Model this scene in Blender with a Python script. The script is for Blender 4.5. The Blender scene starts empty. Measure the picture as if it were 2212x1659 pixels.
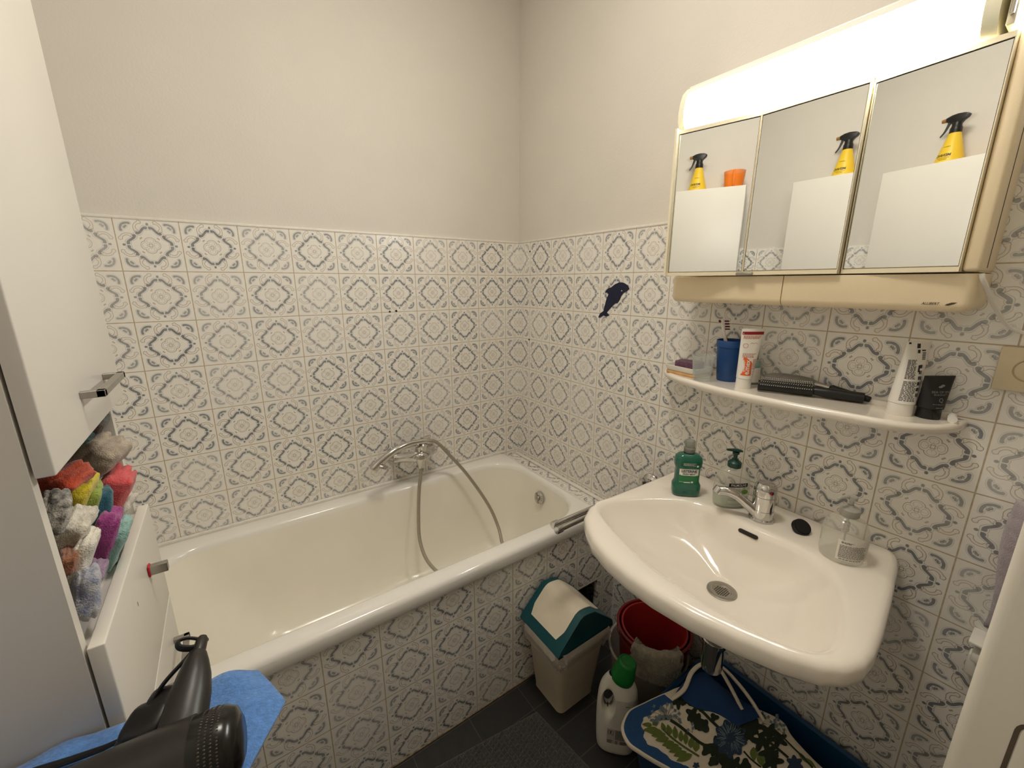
# A tiled bathroom corner: bath tub, wash basin, mirror cabinet, shelf and the things on them.
# World: the corner edge of the two tiled walls is the z axis, the floor is z = 0, metres.
LAMP_E, LAMP_COL = 38., (1., .99, .92, 1)
CEIL_E, CEIL_COL = 31., (1., .92, .80, 1)
EXPO = .2
import bpy, bmesh, math, random
from mathutils import Vector as V, Matrix, noise
random.seed(7)
PI = math.pi
C = bpy.context.collection
sin, cos, sqrt = math.sin, math.cos, math.sqrt

# ------------------------------------------------------------------ helpers
class Geo:
    """collects shapes (world coordinates) that become ONE mesh"""
    def __init__(s): s.v = []; s.f = []; s.m = []; s.mi = 0
    def add(s, vs, fs):
        n = len(s.v); s.v += [V(p) for p in vs]
        for f in fs: s.f.append([i + n for i in f]); s.m.append(s.mi)
        return s
    def bm(s, b):
        b.verts.index_update()
        return s.add([v.co.copy() for v in b.verts], [[v.index for v in f.verts] for f in b.faces])
    def box(s, x0, x1, y0, y1, z0, z1, bev=0., seg=2, M=None):
        b = bmesh.new()
        bmesh.ops.create_cube(b, size=1)
        for v in b.verts:
            v.co = V(((x0+x1)/2 + v.co.x*(x1-x0), (y0+y1)/2 + v.co.y*(y1-y0), (z0+z1)/2 + v.co.z*(z1-z0)))
        if bev: bmesh.ops.bevel(b, geom=b.edges[:], offset=bev, segments=seg, profile=.5, affect='EDGES')
        if M: b.transform(M)
        s.bm(b); b.free(); return s
    def loft(s, rings, cap0=True, cap1=True, closed=True):
        n = len(rings[0]); vs = [p for r in rings for p in r]; fs = []
        for i in range(len(rings)-1):
            for j in range(n if closed else n-1):
                k = (j+1) % n
                fs.append([i*n+j, i*n+k, (i+1)*n+k, (i+1)*n+j])
        if cap0: fs.append(list(range(n))[::-1])
        if cap1: fs.append([(len(rings)-1)*n + j for j in range(n)])
        return s.add(vs, fs)
    def lathe(s, prof, o=(0,0,0), ax=(0,0,1), n=32, sq=None, cap0=True, cap1=True):
        """prof: (radius, height); sq = (width scale, depth scale, direction)"""
        a = V(ax).normalized()
        t = V(sq[2]) if sq else (V((1,0,0)) if abs(a.x) < .9 else V((0,1,0)))
        u = (t - a*t.dot(a)).normalized(); w = a.cross(u)
        kx, ky = (sq[0], sq[1]) if sq else (1, 1)
        rings = [[V(o) + a*h + u*(r*kx*cos(2*PI*i/n)) + w*(r*ky*sin(2*PI*i/n)) for i in range(n)] for r, h in prof]
        return s.loft(rings, cap0, cap1)
    def tube(s, pts, r, n=10, sub=6, cap=True, flat=1.):
        P = smooth_path([V(p) for p in pts], sub) if sub > 1 else [V(p) for p in pts]
        N = len(P); R = (lambda t: r(t)) if callable(r) else (lambda t: r)
        rings = []; up = None
        for i, p in enumerate(P):
            d = (P[min(i+1, N-1)] - P[max(i-1, 0)]).normalized()
            if up is None: up = d.orthogonal().normalized()
            up = (up - d*up.dot(d)).normalized(); w = d.cross(up); rr = R(i/(N-1))
            rings.append([p + up*(rr*cos(2*PI*j/n)) + w*(rr*flat*sin(2*PI*j/n)) for j in range(n)])
        return s.loft(rings, cap, cap)
    def cyl(s, p0, p1, r0, r1=None, n=20):
        p0, p1 = V(p0), V(p1); return s.lathe([(r0, 0), (r1 if r1 is not None else r0, (p1-p0).length)], p0, p1-p0, n)
    def prism(s, poly, fn, t0, t1):
        """poly of (a, b); fn(a, b, t) -> point"""
        return s.loft([[fn(a, b, t0) for a, b in poly], [fn(a, b, t1) for a, b in poly]])
    def grid(s, fn, nu, nv, thick=0.):
        vs = [fn(i/nu, j/nv) for i in range(nu+1) for j in range(nv+1)]
        q = lambda i, j: i*(nv+1)+j
        fs = [[q(i,j), q(i+1,j), q(i+1,j+1), q(i,j+1)] for i in range(nu) for j in range(nv)]
        if thick:
            n = len(vs); nm = [V() for _ in vs]
            for f in fs:
                k = (V(vs[f[1]])-V(vs[f[0]])).cross(V(vs[f[3]])-V(vs[f[0]]))
                for i in f: nm[i] += k
            vs2 = [V(v) - m.normalized()*thick for v, m in zip(vs, nm)]
            fs = fs + [[i+n for i in f[::-1]] for f in fs]
            edge = [q(i,0) for i in range(nu+1)] + [q(nu,j) for j in range(1,nv+1)] + [q(i,nv) for i in range(nu-1,-1,-1)] + [q(0,j) for j in range(nv-1,0,-1)]
            for a, b in zip(edge, edge[1:]+edge[:1]): fs.append([b, a, a+n, b+n])
            vs = vs + vs2
        return s.add(vs, fs)
    def ell(s, c, ax, n=16, m=10, e=1.):
        """superellipsoid: ax = three semi-axis vectors"""
        A, B_, D = [V(a) for a in ax]; c = V(c)
        pw = lambda t: math.copysign(abs(t)**e, t)
        rings = []
        for i in range(m+1):
            ph = -PI/2 + PI*i/m; k = max(pw(cos(ph)), .002)
            rings.append([c + D*pw(sin(ph)) + (A*pw(cos(2*PI*j/n)) + B_*pw(sin(2*PI*j/n)))*k for j in range(n)])
        return s.loft(rings)
    def each(s, fn): s.v = [fn(p) for p in s.v]; return s

def smooth_path(P, sub):
    out = []
    for i in range(len(P)-1):
        p0, p1, p2, p3 = P[max(i-1,0)], P[i], P[i+1], P[min(i+2, len(P)-1)]
        for k in range(sub):
            t = k/sub
            out.append(.5*((2*p1) + (p2-p0)*t + (2*p0-5*p1+4*p2-p3)*t*t + (3*p1-p0-3*p2+p3)*t**3))
    out.append(P[-1]); return out

def rrect(x0, x1, y0, y1, r, z, k=8):
    pts = []
    for cx, cy, a in ((x1-r,y1-r,0), (x0+r,y1-r,90), (x0+r,y0+r,180), (x1-r,y0+r,270)):
        for i in range(k+1):
            t = math.radians(a + 90*i/k); pts.append(V((cx+r*cos(t), cy+r*sin(t), z)))
    return pts

def wloc(o):
    p = V()
    while o is not None: p += o.location; o = o.parent
    return p
def obj(name, g, m, parent=None, loc=(0,0,0), sharp=35, smooth=True):
    """one mesh object from world-space geometry, origin at the parent's place or at loc"""
    org = wloc(parent) if parent is not None else V(loc)
    me = bpy.data.meshes.new(name)
    me.from_pydata([tuple(p-org) for p in g.v], [], g.f)
    for k in (m if isinstance(m, (list, tuple)) else [m]): me.materials.append(k)
    if any(g.m): me.polygons.foreach_set('material_index', g.m)
    b = bmesh.new(); b.from_mesh(me)
    bmesh.ops.remove_doubles(b, verts=b.verts[:], dist=1e-6)
    bmesh.ops.recalc_face_normals(b, faces=b.faces[:])
    b.to_mesh(me); b.free()
    if smooth:
        me.polygons.foreach_set('use_smooth', [True]*len(me.polygons))
        me.set_sharp_from_angle(angle=math.radians(sharp))
    me.update()
    o = bpy.data.objects.new(name, me); C.objects.link(o)
    if parent is not None: o.parent = parent
    else: o.location = org
    return o
def tag(o, label, cat, group=None):
    o['label'] = label; o['category'] = cat
    if group: o['group'] = group
    return o
def thing(name, label, cat, loc, group=None):
    o = bpy.data.objects.new(name, None); o.empty_display_size = .05; C.objects.link(o); o.location = loc
    return tag(o, label, cat, group)
def struct(name, g, m, parent=None, **k):
    o = obj(name, g, m, parent, **k)
    if parent is None: o['kind'] = 'structure'
    return o

def lettering(g, s, size, fn, bold=0., shear=0., align='CENTER', sx=1.):
    """flat letters laid on a surface: fn(x, y) -> point"""
    cu = bpy.data.curves.new('t', 'FONT'); cu.body = s; cu.size = size; cu.align_x = align; cu.align_y = 'CENTER'
    cu.offset = bold*size; cu.shear = shear; cu.resolution_u = 3
    t = bpy.data.objects.new('t', cu); C.objects.link(t)
    me = bpy.data.meshes.new_from_object(t.evaluated_get(bpy.context.evaluated_depsgraph_get()))
    g.add([fn(v.co.x*sx, v.co.y) for v in me.vertices], [list(p.vertices) for p in me.polygons])
    bpy.data.objects.remove(t); bpy.data.curves.remove(cu); bpy.data.meshes.remove(me)
    return g
def lines(g, fn, x0, x1, y0, y1, n, fill=.55, seed=1):
    """rows of tiny unreadable print: short dashes"""
    r = random.Random(seed); h = (y0-y1)/n
    for i in range(n):
        y = y0 - h*(i+.5); x = x0; end = x1 - (x1-x0)*r.uniform(0, .25)
        while x < end - .0006:
            w = min(r.uniform(.002, .006), end-x); 
            g.add([fn(x, y-h*fill/2), fn(x+w, y-h*fill/2), fn(x+w, y+h*fill/2), fn(x, y+h*fill/2)], [[0,1,2,3]])
            x += w + .0012
    return g
def quad(g, fn, x0, x1, y0, y1, n=1):
    for i in range(n):
        a, b = x0+(x1-x0)*i/n, x0+(x1-x0)*(i+1)/n
        g.add([fn(a,y0), fn(b,y0), fn(b,y1), fn(a,y1)], [[0,1,2,3]])
    return g

# ------------------------------------------------------------------ materials
def lin(c): return tuple((x/12.92 if x <= .04045 else ((x+.055)/1.055)**2.4) for x in [q/255 for q in c]) + (1,)
class X:
    """a value in a node tree, with arithmetic"""
    def __init__(s, t, k): s.t = t; s.k = k
    def op(s, o, *a, cl=False):
        n = s.t.nodes.new('ShaderNodeMath'); n.operation = o; n.use_clamp = cl
        for i, q in enumerate((s,)+a):
            if isinstance(q, X): s.t.links.new(q.k, n.inputs[i])
            else: n.inputs[i].default_value = q
        return X(s.t, n.outputs[0])
    def __add__(s, o): return s.op('ADD', o)
    def __sub__(s, o): return s.op('SUBTRACT', o)
    def __mul__(s, o): return s.op('MULTIPLY', o)
    def __truediv__(s, o): return s.op('DIVIDE', o)
    def __radd__(s, o): return s.op('ADD', o)
    def __rmul__(s, o): return s.op('MULTIPLY', o)
    def abs(s): return s.op('ABSOLUTE')
    def mx(s, o): return s.op('MAXIMUM', o)
    def mn(s, o): return s.op('MINIMUM', o)
    def lt(s, o): return s.op('LESS_THAN', o)
    def gt(s, o): return s.op('GREATER_THAN', o)
    def step(s, a, b, smooth=True):
        n = s.t.nodes.new('ShaderNodeMapRange'); n.interpolation_type = 'SMOOTHSTEP' if smooth else 'LINEAR'
        s.t.links.new(s.k, n.inputs['Value']); n.inputs['From Min'].default_value = a; n.inputs['From Max'].default_value = b
        return X(s.t, n.outputs[0])
def dist(a, b, p, q):
    d, e = a-p, b-q
    return (d*d + e*e).op('SQRT')
MATS = {}
def mat(name, col, rough=.5, metal=0., trans=0., ior=1.45, vary=.06, scale=30., bump=0., bscale=300., emit=0., sheen=0., coat=0., alpha=1., col2=None, sss=0.):
    if name in MATS: return MATS[name]
    m = bpy.data.materials.new(name); m.use_nodes = True; t = m.node_tree; p = t.nodes['Principled BSDF']
    c = lin(col); tc = t.nodes.new('ShaderNodeTexCoord'); nz = t.nodes.new('ShaderNodeTexNoise'); nz.inputs['Scale'].default_value = scale; nz.inputs['Detail'].default_value = 4
    t.links.new(tc.outputs['Object'], nz.inputs['Vector'])
    rp = t.nodes.new('ShaderNodeValToRGB'); e = rp.color_ramp.elements
    e[0].position = .3; e[1].position = .7
    e[0].color = tuple(max(0, k*(1-vary)) for k in c[:3]) + (1,); e[1].color = (lin(col2) if col2 else tuple(min(1, k*(1+vary)) for k in c[:3]) + (1,))
    t.links.new(nz.outputs['Fac'], rp.inputs['Fac']); t.links.new(rp.outputs['Color'], p.inputs['Base Color'])
    p.inputs['Roughness'].default_value = rough; p.inputs['Metallic'].default_value = metal
    p.inputs['Transmission Weight'].default_value = trans; p.inputs['IOR'].default_value = ior; p.inputs['Alpha'].default_value = alpha
    p.inputs['Sheen Weight'].default_value = sheen; p.inputs['Coat Weight'].default_value = coat
    if sss: p.inputs['Subsurface Weight'].default_value = sss; p.inputs['Subsurface Radius'].default_value = (.01,.008,.006)
    if emit: p.inputs['Emission Color'].default_value = c; p.inputs['Emission Strength'].default_value = emit
    if bump:
        n2 = t.nodes.new('ShaderNodeTexNoise'); n2.inputs['Scale'].default_value = bscale; n2.inputs['Detail'].default_value = 3
        t.links.new(tc.outputs['Object'], n2.inputs['Vector'])
        bp = t.nodes.new('ShaderNodeBump'); bp.inputs['Strength'].default_value = bump; bp.inputs['Distance'].default_value = .002
        t.links.new(n2.outputs['Fac'], bp.inputs['Height']); t.links.new(bp.outputs['Normal'], p.inputs['Normal'])
    MATS[name] = m; return m

def thin_mat(name, col, lo, hi, rough=.06):
    """clear thin-walled glass or plastic: see-through face on, shinier and paler at grazing angles"""
    m = bpy.data.materials.new(name); m.use_nodes = True; t = m.node_tree; p = t.nodes['Principled BSDF']; out = t.nodes['Material Output']
    p.inputs['Base Color'].default_value = lin(col); p.inputs['Roughness'].default_value = rough; p.inputs['Specular IOR Level'].default_value = .8; p.inputs['Coat Weight'].default_value = .6
    lw = t.nodes.new('ShaderNodeLayerWeight'); lw.inputs['Blend'].default_value = .35
    nz = t.nodes.new('ShaderNodeTexNoise'); nz.inputs['Scale'].default_value = 40; tc = t.nodes.new('ShaderNodeTexCoord'); t.links.new(tc.outputs['Object'], nz.inputs['Vector'])
    f = X(t, lw.outputs['Facing']); f = f*f*(hi-lo) + lo + X(t, nz.outputs['Fac'])*.04
    tr = t.nodes.new('ShaderNodeBsdfTransparent'); tr.inputs[0].default_value = (.97,.98,.97,1); mx = t.nodes.new('ShaderNodeMixShader')
    t.links.new(f.k, mx.inputs[0]); t.links.new(tr.outputs[0], mx.inputs[1]); t.links.new(p.outputs[0], mx.inputs[2]); t.links.new(mx.outputs[0], out.inputs[0])
    MATS[name] = m; return m

def tile_group():
    """one 15 cm tile: grey S-scroll ring, brown line scrolls, corner crescents, quatrefoil; U, V count tiles"""
    t = bpy.data.node_groups.new('patterned_tile', 'ShaderNodeTree')
    for nm in 'UV': t.interface.new_socket(nm, in_out='INPUT', socket_type='NodeSocketFloat')
    t.interface.new_socket('Color', in_out='OUTPUT', socket_type='NodeSocketColor')
    t.interface.new_socket('Height', in_out='OUTPUT', socket_type='NodeSocketFloat')
    gi = t.nodes.new('NodeGroupInput'); go = t.nodes.new('NodeGroupOutput')
    U, W = X(t, gi.outputs[0]), X(t, gi.outputs[1])
    x = (U.op('FRACT')*2. - 1.).abs(); y = (W.op('FRACT')*2. - 1.).abs()
    a, b = x.mx(y), x.mn(y)
    fill0 = lambda d, w=.008: d.step(w, -w)
    # ring of S strokes (in the folded eighth of a tile)
    t0 = b.step(.075, .335, False); g = b.step(.075, .335)*-.225 + .672
    gp = (t0*(t0*-1. + 1.))*5.2
    ring = ((a-g).abs()/((gp*gp + 1.).op('SQRT'))).mx((b-.355)*4.) - .043
    ring = ring.mn(dist(b, a, .066, .658) - .057).mn(dist(b, a, .345, .452) - .060)
    ring = ring.mx(b*-1. + .014)
    dot = dist(b, a*.9 + .08, 0., .80) - .042
    # line scrolls beside the diagonal
    ph = (dist(b, a, .215, .665) - .185).abs() - .038
    ph = ph.mx((b-.215)*-1. + (a-.665)*-.25 + .02).mn(dist(b, a, .245, .865) - .06).mn(dist(b, a, .375, .565) - .058)
    # corner crescent with lobes
    cr = ((dist(b, a, .60, .60) - .215).abs() - .040).mx((b+a)*-1. + 1.365)
    cr = cr.mn(dist(b, a, .545, .808) - .046).mn(dist(b, a, .655, .700) - .044)
    hole = fill0(dist(b, a, .665, .715) - .013).mx(fill0(dist(b, a, .725, .735) - .011))
    # quatrefoil
    lb = dist(b*.80, a, 0., .172) - .128
    star = (b.op('SQRT') + a.op('SQRT') - .43)
    arrow = dist(b, a, .248, .280) - .026
    fill = lambda d, w=.012: d.step(w, -w)
    line = lambda d, w: (d.abs() - w).step(.008, -.004)
    grey = fill(ring).mx(fill(dot)).mx(fill(cr)*.9)
    halo = line(ring - .032, .007).mx(line(cr - .026, .006)*.8)*.55
    brown = line(ph, .0065).mx(line(lb, .0065)).mx(line(lb + .046, .005)*.6).mx(line(star, .012)).mx(fill(arrow)*.9)
    wash = fill(ph)*.10
    # each tile is printed a little stronger or paler
    cx = t.nodes.new('ShaderNodeCombineXYZ'); t.links.new(U.op('FLOOR').k, cx.inputs[0]); t.links.new(W.op('FLOOR').k, cx.inputs[1])
    wn = t.nodes.new('ShaderNodeTexWhiteNoise'); wn.noise_dimensions = '3D'; t.links.new(cx.outputs[0], wn.inputs['Vector'])
    k = X(t, wn.outputs['Value'])*.45 + .62
    cs = t.nodes.new('ShaderNodeCombineXYZ'); t.links.new(U.k, cs.inputs[0]); t.links.new(W.k, cs.inputs[1])
    nz = t.nodes.new('ShaderNodeTexNoise'); nz.inputs['Scale'].default_value = 9; nz.inputs['Detail'].default_value = 5; t.links.new(cs.outputs[0], nz.inputs['Vector'])
    nf = X(t, nz.outputs['Fac'])
    grout = (a - .982).step(-.003, .004)
    def mix(c0, c1, f):
        n = t.nodes.new('ShaderNodeMix'); n.data_type = 'RGBA'
        for q, i in ((f, 0), (c0, 6), (c1, 7)):
            if isinstance(q, X): t.links.new(q.k, n.inputs[i])
            elif hasattr(q, 'is_output'): t.links.new(q, n.inputs[i])
            else: n.inputs[i].default_value = q
        return n.outputs[2]
    c = mix(lin((241,239,234)), lin((233,229,222)), nf)
    c = mix(c, lin((196,180,165)), wash)
    c = mix(c, lin((150,150,152)), halo*k)
    c = mix(c, lin((124,128,134)), grey*k*(nf*.5+.72))
    c = mix(c, lin((214,212,206)), hole)
    c = mix(c, lin((142,118,98)), brown*k*.78)
    c = mix(c, lin((172,150,116)), grout*(nf*.6 + .5))
    t.links.new(c, go.inputs[0]); t.links.new((grout*-1. + 1.).k, go.inputs[1])
    return t
TG = tile_group()
def tile_mat(name, ua, uo, va, vo, us=-1., vs=1.):
    """ua/va: which world axis runs along U/V; uo/vo: where a joint lies on it"""
    m = bpy.data.materials.new(name); m.use_nodes = True; t = m.node_tree; p = t.nodes['Principled BSDF']
    tc = t.nodes.new('ShaderNodeTexCoord'); sp = t.nodes.new('ShaderNodeSeparateXYZ'); t.links.new(tc.outputs['Object'], sp.inputs[0])
    gr = t.nodes.new('ShaderNodeGroup'); gr.node_tree = TG
    for i, (ax, o, sgn) in enumerate(((ua, uo, us), (va, vo, vs))):
        q = (X(t, sp.outputs[ax]) - o)*(sgn/.15) + 40.
        t.links.new(q.k, gr.inputs[i])
    t.links.new(gr.outputs[0], p.inputs['Base Color'])
    rr = X(t, gr.outputs[1])*-.5 + .72; t.links.new(rr.k, p.inputs['Roughness'])
    bp = t.nodes.new('ShaderNodeBump'); bp.inputs['Strength'].default_value = .4; bp.inputs['Distance'].default_value = .0015
    t.links.new(gr.outputs[1], bp.inputs['Height']); t.links.new(bp.outputs['Normal'], p.inputs['Normal'])
    return m
def floor_mat():
    m = bpy.data.materials.new('dark_floor_tile'); m.use_nodes = True; t = m.node_tree; p = t.nodes['Principled BSDF']
    tc = t.nodes.new('ShaderNodeTexCoord'); mp = t.nodes.new('ShaderNodeMapping'); mp.inputs['Location'].default_value = (.105, .002, 0)
    br = t.nodes.new('ShaderNodeTexBrick'); br.offset = 0.; br.inputs['Scale'].default_value = 1.
    br.inputs['Brick Width'].default_value = .2; br.inputs['Row Height'].default_value = .1; br.inputs['Mortar Size'].default_value = .0014
    br.inputs['Mortar Smooth'].default_value = .2
    br.inputs['Color1'].default_value = lin((40,40,39)); br.inputs['Color2'].default_value = lin((48,47,45)); br.inputs['Mortar'].default_value = lin((84,81,76))
    t.links.new(tc.outputs['Object'], mp.inputs[0]); t.links.new(mp.outputs[0], br.inputs['Vector'])
    nz = t.nodes.new('ShaderNodeTexNoise'); nz.inputs['Scale'].default_value = 45; nz.inputs['Detail'].default_value = 8; t.links.new(tc.outputs['Object'], nz.inputs['Vector'])
    mx = t.nodes.new('ShaderNodeMix'); mx.data_type = 'RGBA'; mx.blend_type = 'MULTIPLY'; mx.inputs[0].default_value = .55
    t.links.new(br.outputs['Color'], mx.inputs[6]); t.links.new(nz.outputs['Color'], mx.inputs[7]); t.links.new(mx.outputs[2], p.inputs['Base Color'])
    p.inputs['Roughness'].default_value = .5
    return m
M = dict(
    paint=mat('wall_paint', (216,211,203), .75, vary=.015, scale=6, bump=.25, bscale=160),
    ceil=mat('ceiling_paint', (240,238,232), .8, vary=.01),
    caulk=mat('caulk', (232,228,220), .45, vary=.05, scale=60),
    enamel=mat('white_enamel', (238,235,230), .12, vary=.015, scale=8, coat=.3),
    basin=mat('aged_enamel', (241,237,226), .2, vary=.03, scale=5, coat=.2),
    ceramic=mat('sink_ceramic', (236,229,218), .1, vary=.012, scale=6, coat=.4),
    chrome=mat('chrome', (205,203,200), .09, 1., vary=.03),
    steel=mat('brushed_steel', (176,172,165), .33, 1., vary=.08, scale=80),
    hose=mat('hose_steel', (168,162,150), .36, .8, vary=.1, scale=200, bump=.5, bscale=900),
    cab=mat('white_laminate', (217,212,203), .38, vary=.012, scale=5, bump=.03, bscale=400),
    cabin=mat('shelf_laminate', (222,218,214), .5, vary=.02),
    gapdark=mat('dark_gap', (40,34,28), .8),
    beige=mat('beige_plastic', (238,221,188), .36, vary=.02, scale=10, bump=.12, bscale=700),
    beige2=mat('beige_trim', (240,229,200), .32, vary=.02),
    mirror=mat('mirror_glass', (236,238,236), .012, 1., vary=.0),
    black=mat('black_plastic', (22,21,21), .38, vary=.15, scale=60),
    rubber=mat('black_rubber', (16,15,15), .55, vary=.1),
    white=mat('white_plastic', (238,235,228), .32, vary=.015),
    glass=thin_mat('clear_glass', (222,228,228), .14, .7, .04),
    clear=thin_mat('clear_plastic', (226,222,212), .24, .72, .10),
)
# ------------------------------------------------------------------ camera
R = ((.8217396, -.5698620, -.0011172), (-.1365842, -.1950500, -.9712364), (.5532528, .7982561, -.2381145))
cd = bpy.data.cameras.new('camera'); cam = bpy.data.objects.new('camera', cd); C.objects.link(cam)
cd.sensor_fit = 'HORIZONTAL'; cd.sensor_width = 36.; cd.lens = 14.5103; cd.clip_start = .02
mw = Matrix.Identity(4)
for i in range(3):
    mw[i][0] = R[0][i]; mw[i][1] = -R[1][i]; mw[i][2] = -R[2][i]
mw.translation = (-1.205398, -1.681069, 1.437575)
cam.matrix_world = mw
bpy.context.scene.camera = cam
Wd = V((.8217, -.5699, 0)).normalized()      # across the view, used to face labels into the room
Nd = V((-.5699, -.8217, 0)).normalized()     # towards the room

# ------------------------------------------------------------------ the setting
XC, YD, ZC, ZT = -1.62, -2.5, 2.62, 1.62
tA = tile_mat('tiles_left_wall', 0, -.0781, 2, 1.472)
tB = tile_mat('tiles_right_wall', 1, -.0912, 2, 1.472)
tC = tile_mat('tiles_back_wall', 1, -.0500, 2, 1.472, us=1.)
tP = tile_mat('tiles_bath_panel', 0, -.2186, 2, .415)
tL = tile_mat('tiles_ledge', 1, -.0912, 0, -.075)
struct('floor', Geo().box(XC-.1, .1, YD-.1, .1, -.05, 0), floor_mat(), smooth=False)
struct('ceiling', Geo().box(XC-.1, .1, YD-.1, .1, ZC, ZC+.05), M['ceil'], smooth=False)
def wall(nm, g, gt, mt):
    w = struct(nm, g, M['paint'], smooth=False)
    struct('tile_cladding', gt, mt, w, smooth=False)
    return w
wa = wall('wall_left', Geo().box(XC-.1, .1, .008, .1, 0, ZC), Geo().box(XC, 0, 0, .008, 0, ZT), tA)
wb = wall('wall_right', Geo().box(.008, .1, YD, .008, 0, ZC), Geo().box(0, .008, YD, .0, 0, ZT), tB)
wall('wall_back', Geo().box(XC-.1, XC-.008, YD, .008, 0, ZC), Geo().box(XC-.008, XC, YD, 0, 0, ZT), tC)
struct('wall_front', Geo().box(XC-.1, .1, YD-.1, YD, 0, ZC), mat('dimmed_wall_paint', (196,186,172), .8), smooth=False)  # unseen wall, given a darker tone so it bounces less light
g = Geo(); g.box(XC, 0, -.003, .010, 1.6185, 1.6265, .002); struct('trim_1', g, M['caulk'])
g = Geo(); g.box(-.003, .010, YD, -.003, 1.6185, 1.6265, .002); struct('trim_2', g, M['caulk'])
# plugged drill holes in the joints
g = Geo()
for (x, z, r) in ((-.645, 1.324, .004), (-.618, 1.326, .0045)): g.cyl((x, -.0012, z), (x, .001, z), r, n=12)
struct('drill_hole', g, M['gapdark'], wa)
g = Geo()
for (y, z, r) in ((-.0885, 1.578, .004), (-.0885, 1.170, .0045)): g.cyl((-.0012, y, z), (.001, y, z), r, n=12)
struct('drill_hole', g, M['gapdark'], wb)

# the tiled bath panel with one tile missing, and the tiled ledge at the tap end
hx0, hx1, hz0, hz1 = -.2186, -.098, .115, .265
g = Geo(); yp0, yp1 = -.694, -.676
for b in ((XC+.001, hx0, .0, .552), (hx1, -.0005, .0, .552), (hx0, hx1, .0, hz0), (hx0, hx1, hz1, .552)):
    g.box(b[0], b[1], yp0, yp1, b[2], b[3])
struct('wall_bath_panel', g, tP, smooth=False)
g = Geo(); g.box(hx0-.04, hx1+.03, -.60, -.585, .002, .35)
struct('trim_void', g, mat('void_shade', (70,62,54), .9, vary=.3, scale=20), smooth=False)  # dark sheet: the shade inside the missing-tile hole, put into the colour
g = Geo(); g.box(-.099, -.0005, -.674, -.0005, .30, .550); struct('trim_ledge', g, tL, smooth=False)
g = Geo(); g.box(-.020, -.001, -.674, -.001, .5505, .560, .004); g.box(XC+.002, -.10, -.012, -.0005, .578, .590, .004)
struct('trim_caulk', g, M['caulk'])
struct('trim_floor_joint', Geo().box(XC+.002, -.002, -.699, -.694, .0, .006, .002), mat('dirty_caulk', (132,116,94), .8, vary=.5, scale=70))

# ------------------------------------------------------------------ bath tub
bt = thing('bathtub', 'white enamel bath tub with cream interior behind the tiled panel', 'bathtub', (-.85, -.35, 0))
X0, X1, Y0, Y1 = -1.605, -.101, -.709, -.003
def tr(dx0, dx1, dy0, dy1, r, z): return rrect(X0+dx0, X1-dx1, Y0+dy0, Y1-dy1, r, z, 10)
rim = [tr(.004,.004,.004,.004,.02,.532), tr(0,0,0,0,.022,.540), tr(0,0,0,0,.022,.566), tr(.002,.002,.003,.002,.024,.575), tr(.009,.009,.011,.009,.03,.581), tr(.03,.02,.030,.03,.05,.583),
       tr(.085,.020,.052,.066,.16,.582), tr(.093,.026,.060,.074,.158,.579), tr(.099,.031,.066,.080,.156,.572), tr(.102,.034,.069,.083,.155,.560)]
obj('rim', Geo().loft(rim, False, False), M['enamel'], bt, sharp=60)
bas = [tr(.102,.034,.069,.083,.155,.560), tr(.112,.037,.073,.087,.153,.53), tr(.16,.046,.085,.098,.15,.42), tr(.23,.060,.10,.112,.15,.30), tr(.29,.078,.118,.13,.14,.215),
       tr(.33,.10,.14,.152,.12,.180), tr(.37,.14,.18,.19,.10,.165), tr(.45,.24,.25,.26,.06,.160)]
obj('basin', Geo().loft(bas, False, True), M['basin'], bt, sharp=60)
g = Geo(); o = (-.150, -.371, .500); a = (-.985, 0, .17)
g.lathe([(.001,.004),(.012,.004),(.013,.007),(.024,.008),(.028,.005),(.0285,-.002)], o, a, 28)
obj('overflow_cap', g, M['chrome'], bt)
g = Geo(); g.lathe([(.001,.013),(.009,.013),(.011,.010),(.011,.003)], o, a, 20); obj('overflow_knob', g, M['steel'], bt)
g = Geo(); g.lathe([(.001,.001),(.034,.001),(.036,-.001)], (-.40,-.35,.163), (0,0,1), 28); obj('drain', g, M['chrome'], bt)

# bath mixer with the hand shower laid on it
bm_ = thing('bath_mixer_tap', 'chrome bath mixer tap on the patterned wall above the tub', 'tap', (-.58, 0, .68))
g = Geo()
for x in (-.672, -.516):
    g.lathe([(.001,.022),(.022,.022),(.029,.015),(.034,.004),(.035,0)], (x, -.0005, .708), (0,-1,0), 28)
    g.cyl((x,-.015,.708), (x,-.050,.708), .0145); obj('wall_flange', g, M['chrome'], bm_); g = Geo()
g.tube([(-.690,-.050,.708),(-.668,-.056,.709),(-.640,-.078,.714),(-.612,-.108,.719),(-.592,-.116,.720),(-.570,-.104,.717),(-.545,-.075,.712),(-.516,-.054,.709),(-.497,-.050,.708)], lambda t: .0175+.006*sin(PI*t), 18, 5)
g.lathe([(.024,0),(.019,-.020),(.0145,-.030),(.0125,-.046),(.0105,-.046)], (-.598,-.122,.718), (0,0,1), 22)
obj('mixer_body', g, M['chrome'], bm_)
g = Geo(); g.lathe([(.0225,0),(.0245,.018),(.0240,.034),(.027,.040),(.0285,.052),(.022,.060),(.001,.063)], (-.586,-.098,.722), (.03,-.10,1), 28)
g.tube([(-.575,-.090,.779),(-.552,-.080,.783),(-.530,-.070,.782)], lambda t: .010-.005*t, 10, 5, flat=1.9)
obj('lever', g, M['chrome'], bm_)
g = Geo(); g.cyl((-.600,-.116,.735),(-.603,-.126,.765), .0065); g.lathe([(.012,0),(.0155,.010),(.0125,.012)], (-.603,-.127,.763), (-.2,-.1,1), 16)
obj('shower_cradle', g, M['chrome'], bm_)

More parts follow.
